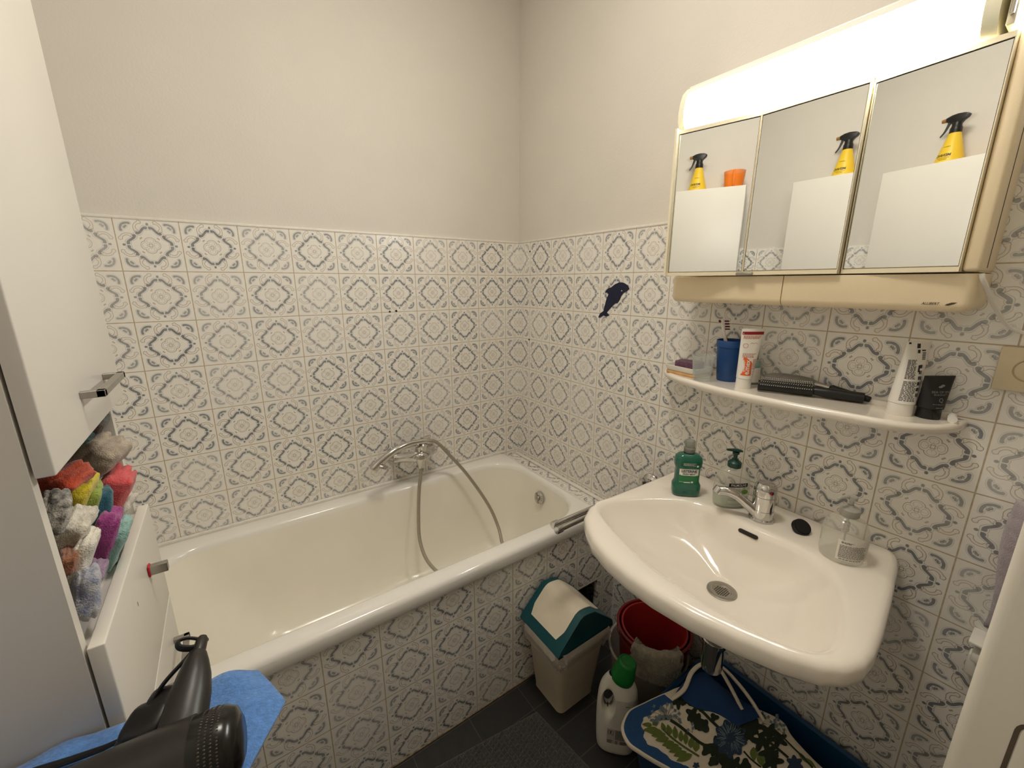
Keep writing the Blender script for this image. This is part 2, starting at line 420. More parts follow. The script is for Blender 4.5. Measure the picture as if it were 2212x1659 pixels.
hs = thing('hand_shower', 'chrome hand shower lying across the bath mixer tap', 'shower head', (-.68, -.13, .77))
g = Geo()
g.tube([(-.572,-.127,.788),(-.585,-.128,.790),(-.644,-.132,.793),(-.690,-.136,.787),(-.730,-.140,.773),(-.768,-.143,.752),(-.798,-.145,.731),(-.806,-.1455,.724)], lambda t: (.0095+.0075*min(1, max(0, (t-.1)*1.4)))*(1 if t < .9 else 1-.5*((t-.9)/.1)**2), 18, 6, flat=1.35)
obj('handle', g, M['chrome'], hs)
g = Geo(); g.lathe([(.001,-.004),(.020,-.003),(.0225,.003),(.0215,.008),(.001,.0085)], (-.773,-.150,.734), (-.45,-.30,-.82), 28)
obj('spray_face', g, M['steel'], hs)

g = Geo()
g.tube([(-.598,-.1225,.671),(-.604,-.127,.635),(-.618,-.135,.575),(-.639,-.165,.465),(-.652,-.20,.382),(-.646,-.25,.318),(-.614,-.305,.270),(-.555,-.36,.218),(-.47,-.41,.182),(-.38,-.42,.190),
        (-.328,-.375,.245),(-.312,-.31,.305),(-.300,-.265,.348),(-.313,-.22,.425),(-.349,-.18,.512),(-.406,-.15,.613),(-.477,-.13,.713),(-.510,-.126,.757),(-.540,-.126,.782),(-.572,-.127,.788)], .0072, 10, 8)
tag(obj('shower_hose', g, M['hose'], loc=(-.55,-.3,.17)), 'flexible metal shower hose looping from the bath tap down into the tub', 'hose')

# ------------------------------------------------------------------ swivel towel rail between bath and sink
tr_ = thing('towel_rail', 'chrome double arm towel rail reaching over the tub corner', 'towel rail', (0, -.835, .72))
g = Geo(); g.lathe([(.034,0),(.034,.006),(.026,.016),(.015,.020),(.015,.045)], (-.0005,-.836,.728), (-1,0,0), 26)
g.cyl((-.045,-.836,.702),(-.045,-.836,.752), .016); obj('wall_mount', g, M['chrome'], tr_)
for k, (y1, z) in enumerate(((-.832, .724), (-.850, .716))):
    a = obj('arm', Geo().cyl((-.045,y1*.5-.418,z),(-.445,y1,z-.004), .0085), M['chrome'], tr_)
    obj('end_cap', Geo().lathe([(.0105,0),(.0115,.002),(.0115,.022),(.010,.024),(.001,.0245)], (-.445,y1,z-.004), (-.40,y1*.5+.418,-.004), 20), M['chrome'], a)

# ------------------------------------------------------------------ wash basin
def poly_hit(P, c, th):
    d = (cos(th), sin(th)); best = .01
    for p, q in zip(P, P[1:]+P[:1]):
        ex, ey = q[0]-p[0], q[1]-p[1]; den = d[0]*ey - d[1]*ex
        if abs(den) < 1e-9: continue
        s = ((p[0]-c[0])*ey - (p[1]-c[1])*ex)/den; u = ((p[0]-c[0])*d[1] - (p[1]-c[1])*d[0])/den
        if s > 0 and -1e-6 <= u <= 1+1e-6: best = max(best, s)
    return best
def closed(P, sub=6):
    Q = [V((p[0], p[1], 0)) for p in P]; n = len(Q); out = []
    for i in range(n):
        a, b, c_, d = Q[i-1], Q[i], Q[(i+1)%n], Q[(i+2)%n]
        for k in range(sub):
            t = k/sub; out.append(.5*((2*b)+(c_-a)*t+(2*a-5*b+4*c_-d)*t*t+(3*b-a-3*c_+d)*t**3))
    return [(p.x, p.y) for p in out]
SO = [(-.0015,-.952),(-.1,-.951),(-.25,-.948),(-.38,-.944),(-.438,-.951),(-.484,-.978),(-.516,-1.018),(-.544,-1.066),(-.564,-1.135),(-.572,-1.20),(-.572,-1.26),(-.560,-1.342),(-.538,-1.418),(-.512,-1.482),
      (-.485,-1.526),(-.455,-1.551),(-.42,-1.563),(-.38,-1.565),(-.31,-1.558),(-.19,-1.541),(-.06,-1.520),(-.020,-1.510),(-.0015,-1.500)]
SI = closed([(-.432,-.980),(-.400,-.964),(-.335,-.982),(-.247,-1.034),(-.186,-1.095),(-.168,-1.165),(-.172,-1.235),(-.168,-1.33),(-.180,-1.41),(-.222,-1.456),(-.278,-1.486),(-.346,-1.510),(-.412,-1.522),(-.456,-1.513),
      (-.487,-1.470),(-.506,-1.40),(-.514,-1.315),(-.508,-1.20),(-.488,-1.12),(-.462,-1.04)])
SC = (-.298, -1.268); NS = 240
ths = [2*PI*i/NS for i in range(NS)]
ro = [poly_hit(SO, SC, t) for t in ths]; ri = [poly_hit(SI, SC, t) for t in ths]
def sm(L, w):
    return [sum(L[(i+k) % NS] for k in range(-w, w+1))/(2*w+1) for i in range(NS)]
ri = sm(ri, 2)
def sring(fn, z): return [V((SC[0]+cos(t)*fn(i), SC[1]+sin(t)*fn(i), z)) for i, t in enumerate(ths)]
rings = [sring(lambda i: .04, .655), sring(lambda i: .10+.05*ri[i], .665), sring(lambda i: ri[i]*.62, .70), sring(lambda i: ri[i]*.93, .752), sring(lambda i: (ri[i]*.25+ro[i]*.75)-.006, .784),
         sring(lambda i: ro[i]-.008, .789), sring(lambda i: ro[i]-.001, .796), sring(lambda i: ro[i], .806), sring(lambda i: ro[i], .822), sring(lambda i: ro[i]-.003, .829),
         sring(lambda i: ro[i]-.009, .834), sring(lambda i: max(ro[i]-.018, ri[i]+.012), .8365), sring(lambda i: ri[i]+.010, .8365), sring(lambda i: ri[i]+.002, .834), sring(lambda i: ri[i]-.006, .828),
         sring(lambda i: ri[i]-.012, .818), sring(lambda i: ri[i]*.93-.012, .795), sring(lambda i: ri[i]*.83-.008, .772), sring(lambda i: ri[i]*.66, .748), sring(lambda i: ri[i]*.45, .728), sring(lambda i: .030+ri[i]*.16, .713), sring(lambda i: .034, .7075), sring(lambda i: .028, .706)]
wbn = thing('wash_basin', 'large white ceramic wash basin hung on the tiled wall', 'sink', (-.29, -1.25, .655))
obj('bowl', Geo().loft(rings, True, True), M['ceramic'], wbn, sharp=70)
g = Geo()
g.lathe([(.0335,-.002),(.0335,.003),(.030,.0042),(.0215,.0028),(.020,.0005),(.001,.0005)], (SC[0],SC[1],.7065), n=36, cap0=False)
obj('drain', g, M['steel'], wbn)
g = Geo()
for i in range(-3, 4):
    for j in range(-3, 4):
        x, y = i*.0052 + (.0026 if j % 2 else 0), j*.0046
        if x*x+y*y < .0178**2: g.lathe([(.0016,0),(.0016,.0004)], (SC[0]+x, SC[1]+y, .7071), n=8)
obj('drain_holes', g, M['gapdark'], wbn)
# overflow slot in the back of the bowl
def slotfn(a, b, t): return V((-.1833 - t*.93 + b*.36, -1.2596 + a, .8168 + b*.93 + t*.36))
sl = [(.0180*math.copysign(1, cos(q)) + .0058*cos(q), .0052*sin(q)) for q in [2*PI*i/24 for i in range(24)]]
obj('overflow_slot', Geo().prism(sl, slotfn, -.010, .0022), M['gapdark'], wbn)
g = Geo(); g.lathe([(.034,0),(.034,.012),(.030,.014),(.030,.034),(.016,.036),(.016,.06)], (SC[0],SC[1],.600), n=28)
trp = thing('bottle_trap', 'chrome bottle trap hanging under the wash basin', 'trap', (SC[0], SC[1], .47))
obj('trap_nut', g, M['chrome'], trp)
obj('trap_body', Geo().lathe([(.001,0),(.018,.001),(.024,.008),(.026,.03),(.026,.085),(.030,.088),(.030,.098),(.024,.104),(.016,.106),(.016,.132)], (SC[0],SC[1],.470), n=28), M['chrome'], trp)
obj('waste_pipe', Geo().cyl((SC[0]+.02,SC[1],.545),(-.001,SC[1],.545), .0155), M['chrome'], trp)
obj('wall_collar', Geo().lathe([(.034,0),(.032,.006),(.018,.012)], (-.0005,SC[1],.545), (-1,0,0), 24), M['chrome'], trp)

# basin mixer
bmx = thing('basin_mixer_tap', 'short chrome single lever tap on the back of the wash basin', 'tap', (-.118, -1.258, .8365))
FX, FY, FZ = -.118, -1.258, .8355
obj('base_ring', Geo().lathe([(.0295,0),(.0295,.006),(.027,.009)], (FX,FY,FZ), n=32), M['chrome'], bmx)
obj('body', Geo().lathe([(.0262,.008),(.0262,.030),(.0250,.0305),(.0250,.032),(.0256,.0325),(.0256,.068),(.0246,.0685)], (FX,FY,FZ), n=32), M['chrome'], bmx)
hd = obj('lever_cap', Geo().lathe([(.0246,.0685),(.0262,.0700),(.0262,.088),(.0245,.097),(.019,.103),(.001,.106)], (FX,FY,FZ), n=32), M['chrome'], bmx)
g = Geo(); c0 = V((FX,FY,FZ+.0865)) + Nd*.0262
for sgn, c in ((1, 0), (-1, 1)):
    g.mi = c
    pts = [c0 + Wd*(.0045*cos(q)) + V((0,0,.0045*sin(q))) + Nd*.0007 for q in [PI/2 + sgn*PI*i/10 for i in range(11)]]
    g.add(pts, [list(range(11))])
obj('temperature_mark', g, [mat('mark_red', (190,30,40), .4), mat('mark_blue', (30,30,60), .4)], hd)
obj('indicator_bar', Geo().box(-.009,.009,-.0012,.0012,-.0018,.0018,.0006, M=Matrix.Translation(V((FX,FY,FZ+.0945))+Nd*.0240) @ Matrix.Rotation(math.atan2(Wd.y, Wd.x), 4, 'Z')), M['steel'], hd)
g = Geo()
sp = [(FX-.014,FY+.010,FZ+.020),(FX-.030,FY+.030,FZ+.042),(FX-.044,FY+.050,FZ+.060),(FX-.057,FY+.070,FZ+.067),(FX-.067,FY+.088,FZ+.063)]
g.tube(sp, lambda t: .0115-.001*sin(PI*t), 16, 6, flat=1.15)
g.lathe([(.0118,0),(.0125,.004),(.0125,.016),(.010,.018)], V(sp[-1])+V((.006,-.004,.010)), (-.42,.28,-.86), 22)
obj('spout', g, M['chrome'], bmx)
# ------------------------------------------------------------------ mirror cabinet
mc = thing('mirror_cabinet', 'beige mirror cabinet with three mirrored doors and a strip light', 'mirror cabinet', (0, -1.235, 1.38))
YL, YR = -.937, -1.537
g = Geo(); g.box(-.112, -.0005, YR+.004, YL-.004, 1.4545, 1.818); obj('carcass', g, M['beige'], mc)
for q in ((-.1395, YR, -1.5150, 1.826, .006), (-.118, YL-.014, YL, 1.822, .002)): obj('side_panel', Geo().box(q[0], -.0005, q[1], q[2], 1.4560, q[3], q[4], 3), M['beige'], mc)
obj('side_groove', Geo().box(-.085, -.081, YR-.0004, YR+.002, 1.462, 1.82), M['gapdark'], mc)
for y0, y1 in ((-1.2295, YL), (YR, -1.2315)):
    g = Geo(); b = bmesh.new(); bmesh.ops.create_cube(b, size=1)
    for v in b.verts: v.co = V((-.0655+v.co.x*.130, (y0+y1)/2+v.co.y*(y1-y0), 1.4185+v.co.z*.068))
    ed = [e for e in b.edges if all(v.co.z < 1.40 for v in e.verts) and all(v.co.x < -.1 for v in e.verts)]
    if y1 == YL: ed += [e for e in b.edges if all(abs(v.co.y-YL) < .001 for v in e.verts) and (all(v.co.x < -.1 for v in e.verts) or all(v.co.z < 1.4 for v in e.verts))]
    else: ed += [e for e in b.edges if all(abs(v.co.y-YR) < .001 for v in e.verts) and (all(v.co.x < -.1 for v in e.verts) or all(v.co.z < 1.4 for v in e.verts))]
    bmesh.ops.bevel(b, geom=list(set(ed)), offset=.016, segments=5, profile=.5, affect='EDGES'); g.bm(b); b.free()
    dr = obj('drawer', g, M['beige'], mc)
g = Geo(); lettering(g, 'ALLIBERT', .0062, lambda a, b: V((-.1309, -1.484-a, 1.3995+b)), shear=.25, bold=.01, sx=.9)
pts = [(.000,.0), (.006,.0028), (.013,.0030), (.009,.0), (.003,-.0026), (-.002,-.0024)]
g.add([V((-.1309, -1.5055-a, 1.3995+b)) for a, b in pts], [list(range(6))])
obj('lettering', g, mat('dark_print', (70,60,48), .5), dr)
Z0, Z1 = 1.4555, 1.8135
def mdoor(xa, ya, ang, L, flange=None):
    """door from pivot end A (right-hand end) running towards +y"""
    d = V((-sin(ang), cos(ang), 0)); n = V((-cos(ang), -sin(ang), 0)); A = V((xa, ya, 0))
    P = lambda s, t, z: A + d*s + n*t + V((0,0,z))
    def bx(g, s0, s1, t0, t1, z0, z1):
        return g.add([P(s,t,z) for s in (s0,s1) for t in (t0,t1) for z in (z0,z1)], [[0,1,3,2],[4,6,7,5],[0,4,5,1],[2,3,7,6],[0,2,6,4],[1,5,7,3]])
    g = Geo()
    bx(g, 0, L, -.014, -.0032, Z0, Z1)                       # backing
    bx(g, 0, L, -.0032, .0016, Z0, Z0+.0085); bx(g, 0, L, -.0032, .0016, Z1-.0085, Z1)
    bx(g, 0, .0016, -.0032, .0012, Z0, Z1); bx(g, L-.0016, L, -.0032, .0012, Z0, Z1)
    if flange: bx(g, L, L+.0055, -.016, .0125, Z0-.001, Z1+.003)
    o = obj('mirror_door', g, M['beige2'], mc, smooth=False)
    g = Geo(); bx(g, .0026, L-.0026, -.003, .0, Z0+.0105, Z1-.0105); obj('mirror_glass', g, M['mirror'], o, smooth=False)
    g = Geo(); bx(g, .0017, L-.0017, -.0034, -.0015, Z1-.0106, Z1-.0086); bx(g, .0017, .0026, -.0034, -.0012, Z0+.009, Z1-.009); bx(g, L-.0026, L-.0017, -.0034, -.0012, Z0+.009, Z1-.009)
    obj('mirror_gap_shade', g, M['gapdark'], o, smooth=False)  # dark strips painted as the shade in the gap around the glass
    return o, P
mdoor(-.1400, -1.1385, math.radians(13.35), .186, True)
d2, P2 = mdoor(-.1385, -1.3345, math.radians(.7), .1945)
mdoor(-.1445, -1.5130, math.radians(-5.8), .1765)
g = Geo(); g.box(-.1505, -.139, -1.166, -1.128, 1.4545, 1.4620, .002); obj('door_handle', g, M['steel'], d2)
# strip light along the top
LA, LB = -.930, -1.489
EA, EB = -.946, -1.470
prof = [(-.1385,1.8185),(-.146,1.828),(-.1535,1.845),(-.1545,1.868),(-.150,1.893),(-.143,1.911)]
lampm = mat('lamp_diffuser', (255,255,250), .3, vary=.0, emit=1.)
p = lampm.node_tree.nodes['Principled BSDF']; p.inputs['Emission Color'].default_value = LAMP_COL; p.inputs['Emission Strength'].default_value = LAMP_E
g = Geo(); g.loft([[V((x, y, z)) for x, z in prof] for y in (EA, EB)], False, False, closed=False)
obj('lamp_diffuser', g, lampm, mc, sharp=60)
full = prof + [(-.125,1.928),(-.09,1.9285),(-.0005,1.9285),(-.0005,1.8185)]
for y0, y1 in ((EA+.0004, LA), (LB, EB-.0004)):
    g = Geo(); g.loft([[V((x, y, z)) for x, z in full] for y in (y0, y1)], True, True); obj('lamp_end_cap', g, mat('cream_end_fade', (240,238,216), .35, sss=.3), mc)  # end caps; unlit cream also stands for the glow fading towards the ends
g = Geo(); g.box(-.118, -.0005, YR+.002, LA-.001, 1.9285, 1.9355, .002); g.box(-.128, -.0005, YR+.002, LA-.003, 1.8165, 1.8195); g.box(-.01, -.0005, YR+.002, LA-.003, 1.8195, 1.93)
g.loft([[V((x, y, z)) for x, z in ((-.1432,1.9108),(-.125,1.928),(-.118,1.9285),(-.118,1.926),(-.1245,1.9255),(-.1415,1.9092))] for y in (EB, EA)])  # opaque bevel added to keep the lamp's light off the wall above
obj('lamp_housing_shield', g, M['white'], mc)
g = Geo(); g.box(-.150, -.02, -1.5085, -1.4975, 1.822, 1.930, .003); obj('lamp_bracket', g, M['beige2'], mc)
g = Geo(); g.box(-.1575, -.149, -1.5060, -1.5000, 1.835, 1.925, .002); obj('pull_switch', g, M['chrome'], mc)
g = Geo(); g.loft([[V((x*.97, y, z)) for x, z in prof] for y in (-1.5095, YR+.001)], False, False, closed=False); obj('lamp_diffuser', g, lampm, mc, sharp=60)
g = Geo(); g.tube([(-.128,-1.5385,1.452),(-.126,-1.541,1.443),(-.115,-1.545,1.432),(-.085,-1.552,1.408),(-.05,-1.560,1.385),(-.022,-1.572,1.362),(-.008,-1.59,1.349),(-.0055,-1.62,1.343),(-.0055,-1.68,1.338),(-.0055,-1.76,1.332)], .0036, 8, 6)
tag(obj('power_cord', g, M['white'], loc=(-.05,-1.6,1.34)), 'white power cord running from the mirror cabinet along the wall', 'cord')

# wall socket at the right edge
ws = thing('wall_socket', 'beige wall socket on the tiles right of the shelf', 'socket', (0, -1.615, 1.28))
obj('cover_plate', Geo().box(-.012, -.0005, -1.655, -1.573, 1.239, 1.321, .003, 2), mat('old_beige_plastic', (214,200,170), .4, vary=.04, bump=.08), ws)
g = Geo(); g.lathe([(.021,.0122),(.020,.0130),(.0185,.0126),(.0175,.0065),(.001,.006)], (0,-1.614,1.280), (-1,0,0), 30, cap0=False)
obj('socket_well', g, mat('dim_beige_plastic', (176,162,134), .45), ws)
g = Geo()
for s in (-1, 1): g.cyl((-.0062,-1.614+s*.0095,1.280), (-.0068,-1.614+s*.0095,1.280), .0032, n=14)
for s in (-1, 1): g.box(-.0125,-.007,-1.617,-1.611,1.280+s*.0165-.002,1.280+s*.0165+.002)
obj('contact_hole', g, M['gapdark'], ws)

# ------------------------------------------------------------------ shelf
sh = thing('bathroom_shelf', 'white ceramic shelf with bowed front below the mirror cabinet', 'shelf', (0, -1.21, 1.14))
SP = [(-.0006,-.868),(-.035,-.876),(-.072,-.898),(-.102,-.935),(-.126,-.985),(-.145,-1.06),(-.157,-1.14),(-.160,-1.20),(-.157,-1.287),(-.149,-1.374),(-.138,-1.452),(-.120,-1.500),(-.090,-1.532),(-.05,-1.550),(-.0006,-1.556)]
Q = smooth_path([V((a, b, 0)) for a, b in SP], 5)
def sr(dx, s, z): return [V((min(-.0006, q.x+dx*min(1, -q.x/.05)), -1.21+(q.y+1.21)*s, z)) for q in Q]
SZ = 1.1665
rs = [sr(.07,.90,1.136), sr(.035,.95,1.138), sr(.014,.977,1.143), sr(.003,.995,1.150), sr(0,1,1.157), sr(.001,.999,1.163), sr(.006,.99,1.1672), sr(.012,.98,1.1670), sr(.018,.97,SZ)]
obj('shelf_board', Geo().loft(rs, True, True), M['ceramic'], sh, sharp=60)
obj('back_lip', Geo().box(-.011, -.0006, -1.535, -.888, 1.16, 1.178, .003), M['ceramic'], sh)
for y in (-1.02, -1.40): obj('fixing_cap', Geo().cyl((-.03,y,1.1365),(-.03,y,1.1280), .011), mat('dark_grey_plastic', (46,48,56), .5), sh)

def face_fn(o, right, up, nrm, off=.0004):
    o, right, up, nrm = V(o), V(right), V(up), V(nrm); return lambda a, b: o + right*a + up*b + nrm*off
def squeeze_tube(name, label, base, rc, hc, r, w, h, mb, mcap, lean=0., turn=0.):
    """tube standing on its cap; returns root, part, and fn(a, b) on its front"""
    b = V(base); t = thing(name, label, 'tube', base)
    obj('cap', Geo().lathe([(.001,0),(rc*.96,0),(rc,.0015),(rc*.97,hc-.001),(rc*.90,hc)], b, n=28), mcap, t)
    wd = Matrix.Rotation(turn, 3, 'Z') @ Wd; nd = Matrix.Rotation(turn, 3, 'Z') @ Nd
    def ring(k):
        z = hc + (h-hc)*k; ww = (r + (w/2-r)*k); dd = r*(1-k)**.75 + .0011; e = 1-.45*min(1, k*1.2)
        return [b + wd*(ww*math.copysign(abs(cos(q))**e, cos(q)) + lean*k) + nd*(dd*math.copysign(abs(sin(q))**1, sin(q))) + V((0,0,z)) for q in [2*PI*i/36 for i in range(36)]]
    body = obj('tube_body', Geo().loft([ring(k) for k in (0,.04,.15,.3,.45,.6,.75,.87,.93,.96,1.)]), mb, t, sharp=50)
    def fn(a, v):
        k = min(max((v-hc)/(h-hc), 0), 1); ww = r+(w/2-r)*k; dd = r*(1-k)**.75+.0011
        q = max(-1, min(1, a/ww)); e = 1-.45*min(1, k*1.2)
        c = abs(q)**(1/e); return b + wd*(a+lean*k) + nd*(dd*sqrt(max(0, 1-c*c)) + .0005) + V((0,0,v))
    return t, body, fn
# soap dish
sd = thing('soap_dish', 'white soap dish on a wooden base at the left end of the shelf', 'soap dish', (-.058,-.968,SZ))
Mx = Matrix.Translation((-.060,-.972,SZ)) @ Matrix.Rotation(math.radians(-6), 4, 'Z')
def dish(rings): return [[Mx @ p for p in r] for r in rings]
obj('wooden_base', Geo().loft(dish([rrect(-.038,.038,-.052,.052,.012,0,5), rrect(-.040,.040,-.054,.054,.013,.004,5), rrect(-.039,.039,-.053,.053,.013,.009,5)])), mat('pale_wood', (205,162,104), .5, vary=.12, scale=60), sd)
obj('tray', Geo().loft(dish([rrect(-.036,.036,-.050,.050,.012,.0092,5), rrect(-.041,.041,-.055,.055,.014,.016,5), rrect(-.043,.043,-.057,.057,.015,.026,5), rrect(-.041,.041,-.055,.055,.014,.0265,5), rrect(-.038,.038,-.051,.051,.012,.016,5), rrect(-.034,.034,-.047,.047,.010,.0135,5)])), M['white'], sd)
b = bmesh.new(); bmesh.ops.create_cube(b, size=1)
for v in b.verts: v.co = V((v.co.x*.046, v.co.y*.072, v.co.z*.026))
bmesh.ops.bevel(b, geom=b.edges[:], offset=.004, segments=3, profile=.6, affect='EDGES')
b.transform(Matrix.Translation((-.058,-.974,SZ+.0272)) @ Matrix.Rotation(math.radians(10), 4, 'Z'))
tag(obj('soap_bar', Geo().bm(b), mat('purple_soap', (104,72,92), .55, vary=.35, scale=140, bump=.3, bscale=250), loc=(-.058,-.974,SZ+.014)), 'purple soap bar lying in the white soap dish', 'soap'); b.free()
# tumbler
gl = thing('water_glass', 'small clear drinking glass in front of the blue beaker', 'glass', (-.108,-1.046,SZ))
obj('tumbler', Geo().lathe([(.001,.0003),(.0205,.0003),(.0225,.002),(.0235,.010),(.0305,.072),(.0303,.0728),(.0291,.072),(.0222,.014),(.017,.0095),(.001,.009)], (-.108,-1.046,SZ), n=36), M['glass'], gl)
# blue beaker and toothbrush
bk = (-.042,-1.086,SZ)
bb = thing('blue_beaker', 'blue plastic beaker holding a toothbrush on the shelf', 'beaker', bk)
obj('beaker', Geo().lathe([(.001,0),(.0275,0),(.029,.002),(.0365,.090),(.0368,.096),(.0388,.0965),(.0392,.114),(.0385,.115),(.0372,.114),(.0362,.09),(.0275,.006),(.001,.004)], bk, n=40), mat('blue_plastic', (24,70,130), .4, vary=.05), bb, sharp=45)
tb = thing('toothbrush', 'white and dark red toothbrush standing in the blue beaker', 'toothbrush', (-.036,-1.095,SZ+.006))
T0, T1, T2 = V((-.030,-1.094,SZ+.008)), V((-.052,-1.067,SZ+.128)), V((-.055,-1.057,SZ+.168))
g = Geo(); g.tube([T0, T0.lerp(T1,.5), T1, T2], lambda t: .0055-.002*t, 10, 5); obj('handle', g, M['white'], tb)
g = Geo(); e = V((.005,-.002,0)); g.tube([T0.lerp(T1,.7)+e, T0.lerp(T1,.85)+e, T1.lerp(T0,.03)+e], lambda t: .0035*sin(PI*min(1,t*.9+.1)), 8, 4); obj('grip', g, mat('dark_red_plastic', (110,20,40), .45), tb)
hdv = (V((-.058,-1.055,SZ+.172)) - V((-.050,-1.068,SZ+.140))); 
g = Geo(); cc = V((-.054,-1.061,SZ+.157)); up_ = V((-.12,.15,1)).normalized()
g.ell(cc, (up_*.017, Wd*.0055, Nd*.003), 14, 8, .7); obj('head', g, M['white'], tb)
for c, nm, k in ((mat('dark_red_bristle', (96,14,40), .7), 'bristles', 0), (mat('white_bristle', (232,226,222), .7), 'bristles', 1)):
    g = Geo()
    for i in range(8):
        if i % 2 != k: continue
        q = cc + up_*(-.0135 + .0038*i); g.loft([[q+Wd*(.004+t)+up_*s+Nd*w for s, w in ((-.0015,-.004),(.0015,-.004),(.0015,.004),(-.0015,.004))] for t in (0, .0125)])
    obj(nm, g, c, tb, smooth=False)
g = Geo(); g.ell(cc + up_*.009 - Wd*.0085, (Wd*.0035, up_*.004, Nd*.0035), 10, 6); obj('tongue_cleaner', g, mat('dark_red_plastic', (110,20,40), .45), tb)
# small jar
jr = thing('cream_jar', 'small white jar with pale teal lid behind the toothpaste tube', 'jar', (-.028,-1.143,SZ))
obj('jar_base', Geo().lathe([(.001,0),(.019,0),(.0205,.002),(.0205,.006)], (-.028,-1.143,SZ), n=28), mat('grey_jar', (110,118,118), .4), jr)
obj('jar_body', Geo().lathe([(.0205,.006),(.0205,.026),(.0200,.0265),(.0200,.045),(.018,.046)], (-.028,-1.143,SZ), n=28), M['white'], jr)
obj('jar_lid', Geo().lathe([(.018,.046),(.0185,.047),(.0185,.055),(.015,.064),(.007,.067),(.001,.0675)], (-.028,-1.143,SZ), n=28), mat('pale_teal', (140,176,172), .4), jr)
# toothpaste tube with the orange label
t, body, fn = squeeze_tube('toothpaste_tube', 'white toothpaste tube with orange label standing on its cap', (-.095,-1.156,SZ), .0185,.027,.0185,.060,.156, M['white'], M['white'], lean=.008)
g = Geo(); quad(g, fn, -.0275,.0275,.141,.1485,8); obj('red_band', g, mat('label_dark_red', (150,28,44), .4), body, smooth=False)
og = mat('label_orange', (236,104,44), .4)
g = Geo()
for i in range(8):
    a, c = -.0170+.020*i/8, -.0170+.020*(i+1)/8
    tp = lambda q: .083 - max(0, (q+.012))*.75
    g.add([fn(a,.036), fn(c,.036), fn(c,tp(c)), fn(a,tp(a))], [[0,1,2,3]])
obj('orange_label', g, og, body, smooth=False)
fo = lambda a, v: fn(a, v) + Nd*.0006
g = Geo(); lettering(g, 'elmex', .0175, lambda a, b: fo(-.0065-b*.95, .0575+a*.88), bold=.02); obj('lettering', g, M['white'], body, smooth=False)
g = Geo(); quad(g, fn, .0033,.0045,.036,.070); obj('label_edge', g, mat('label_dark_red', (150,28,44), .4), body, smooth=False)
g = Geo(); lines(g, fn, -.024,.024,.139,.130,3,.5,3); lines(g, fn, -.020,.014,.094,.082,4,.45,4); lines(g, fn, .006,.020,.079,.052,10,.5,5)
for i in range(14):
    q0, q1 = 2*PI*i/14, 2*PI*(i+1)/14
    for R0, (cx, cy) in ((.0062,(-.0165,.113)), (.0045,(.0095,.0435))):
        g.add([fn(cx+r*cos(q), cy+r*sin(q)) for r, q in ((R0,q0),(R0,q1),(R0*.86,q1),(R0*.86,q0))], [[0,1,2,3]])
tooth = [(-.006,.118),(-.002,.121),(.004,.119),(.009,.121),(.013,.117),(.012,.108),(.009,.100)]
for (a,b),(c,d) in zip(tooth, tooth[1:]): g.add([fn(a,b), fn(c,d), fn(c,d-.0009), fn(a,b-.0009)], [[0,1,2,3]])
obj('small_print', g, mat('print_orange', (200,110,80), .5), body, smooth=False)
# white tube seen from the back
t, body, fn = squeeze_tube('lotion_tube', 'white tube with fine black print near the right end of the shelf', (-.052,-1.461,SZ), .0215,.026,.0215,.050,.154, M['white'], M['white'], lean=.009)
dk = mat('black_print', (44,40,46), .5)
g = Geo(); lines(g, lambda a, b: fn(a, b), -.019,-.002,.118,.078,16,.55,11); lines(g, fn, -.019,.004,.074,.032,15,.5,12); lines(g, fn, .004,.011,.110,.040,6,.6,13)
for (a0,a1,b0,b1) in ((-.0225,-.018,.149,.1525),(-.006,.0005,.141,.150),(-.004,.001,.131,.138),(.001,.0045,.093,.107),(.004,.012,.1355,.138)): quad(g, fn, a0,a1,b0,b1)
for i in range(9): quad(g, fn, .006,.013,.118+i*.0018,.119+i*.0018)
obj('small_print', g, dk, body, smooth=False)
g = Geo(); quad(g, fn, .0135,.0195,.036,.058,3); obj('red_mark', g, mat('label_dark_red', (150,28,44), .4), body, smooth=False)
# black tube
t, body, fn = squeeze_tube('shower_gel_tube', 'short black cosmetic tube at the right end of the shelf', (-.036,-1.502,SZ), .0195,.022,.0205,.064,.088, mat('matt_black', (34,34,36), .5), mat('satin_black', (20,20,21), .35), lean=.006)
gp = mat('grey_print', (140,140,142), .5)
g = Geo(); lettering(g, 'SEA OF SPA', .0062, lambda a, b: fn(a, b+.0565), sx=1.15); lettering(g, 'Q', .0115, lambda a, b: fn(a, b+.0405))
lines(g, fn, -.014,.014,.0530,.0495,2,.4,21); lines(g, fn, -.013,.013,.0335,.0310,1,.4,22); lines(g, fn, -.008,.008,.0265,.0245,1,.5,23)
for s in (-1, 1): g.ell(fn(.0022*s, .068+.0012*s), (Wd*.0042, V((0,0,.0025)), Nd*.0002), 12, 4)
obj('lettering', g, gp, body, smooth=False)
g = Geo(); g.cyl((-.020,-1.5345,SZ+.0075),(-.050,-1.540,SZ+.0075), .0072, n=20)
tag(obj('lip_balm', g, M['white'], loc=(-.03,-1.537,SZ)), 'small white stick lying behind the black tube', 'lip balm')
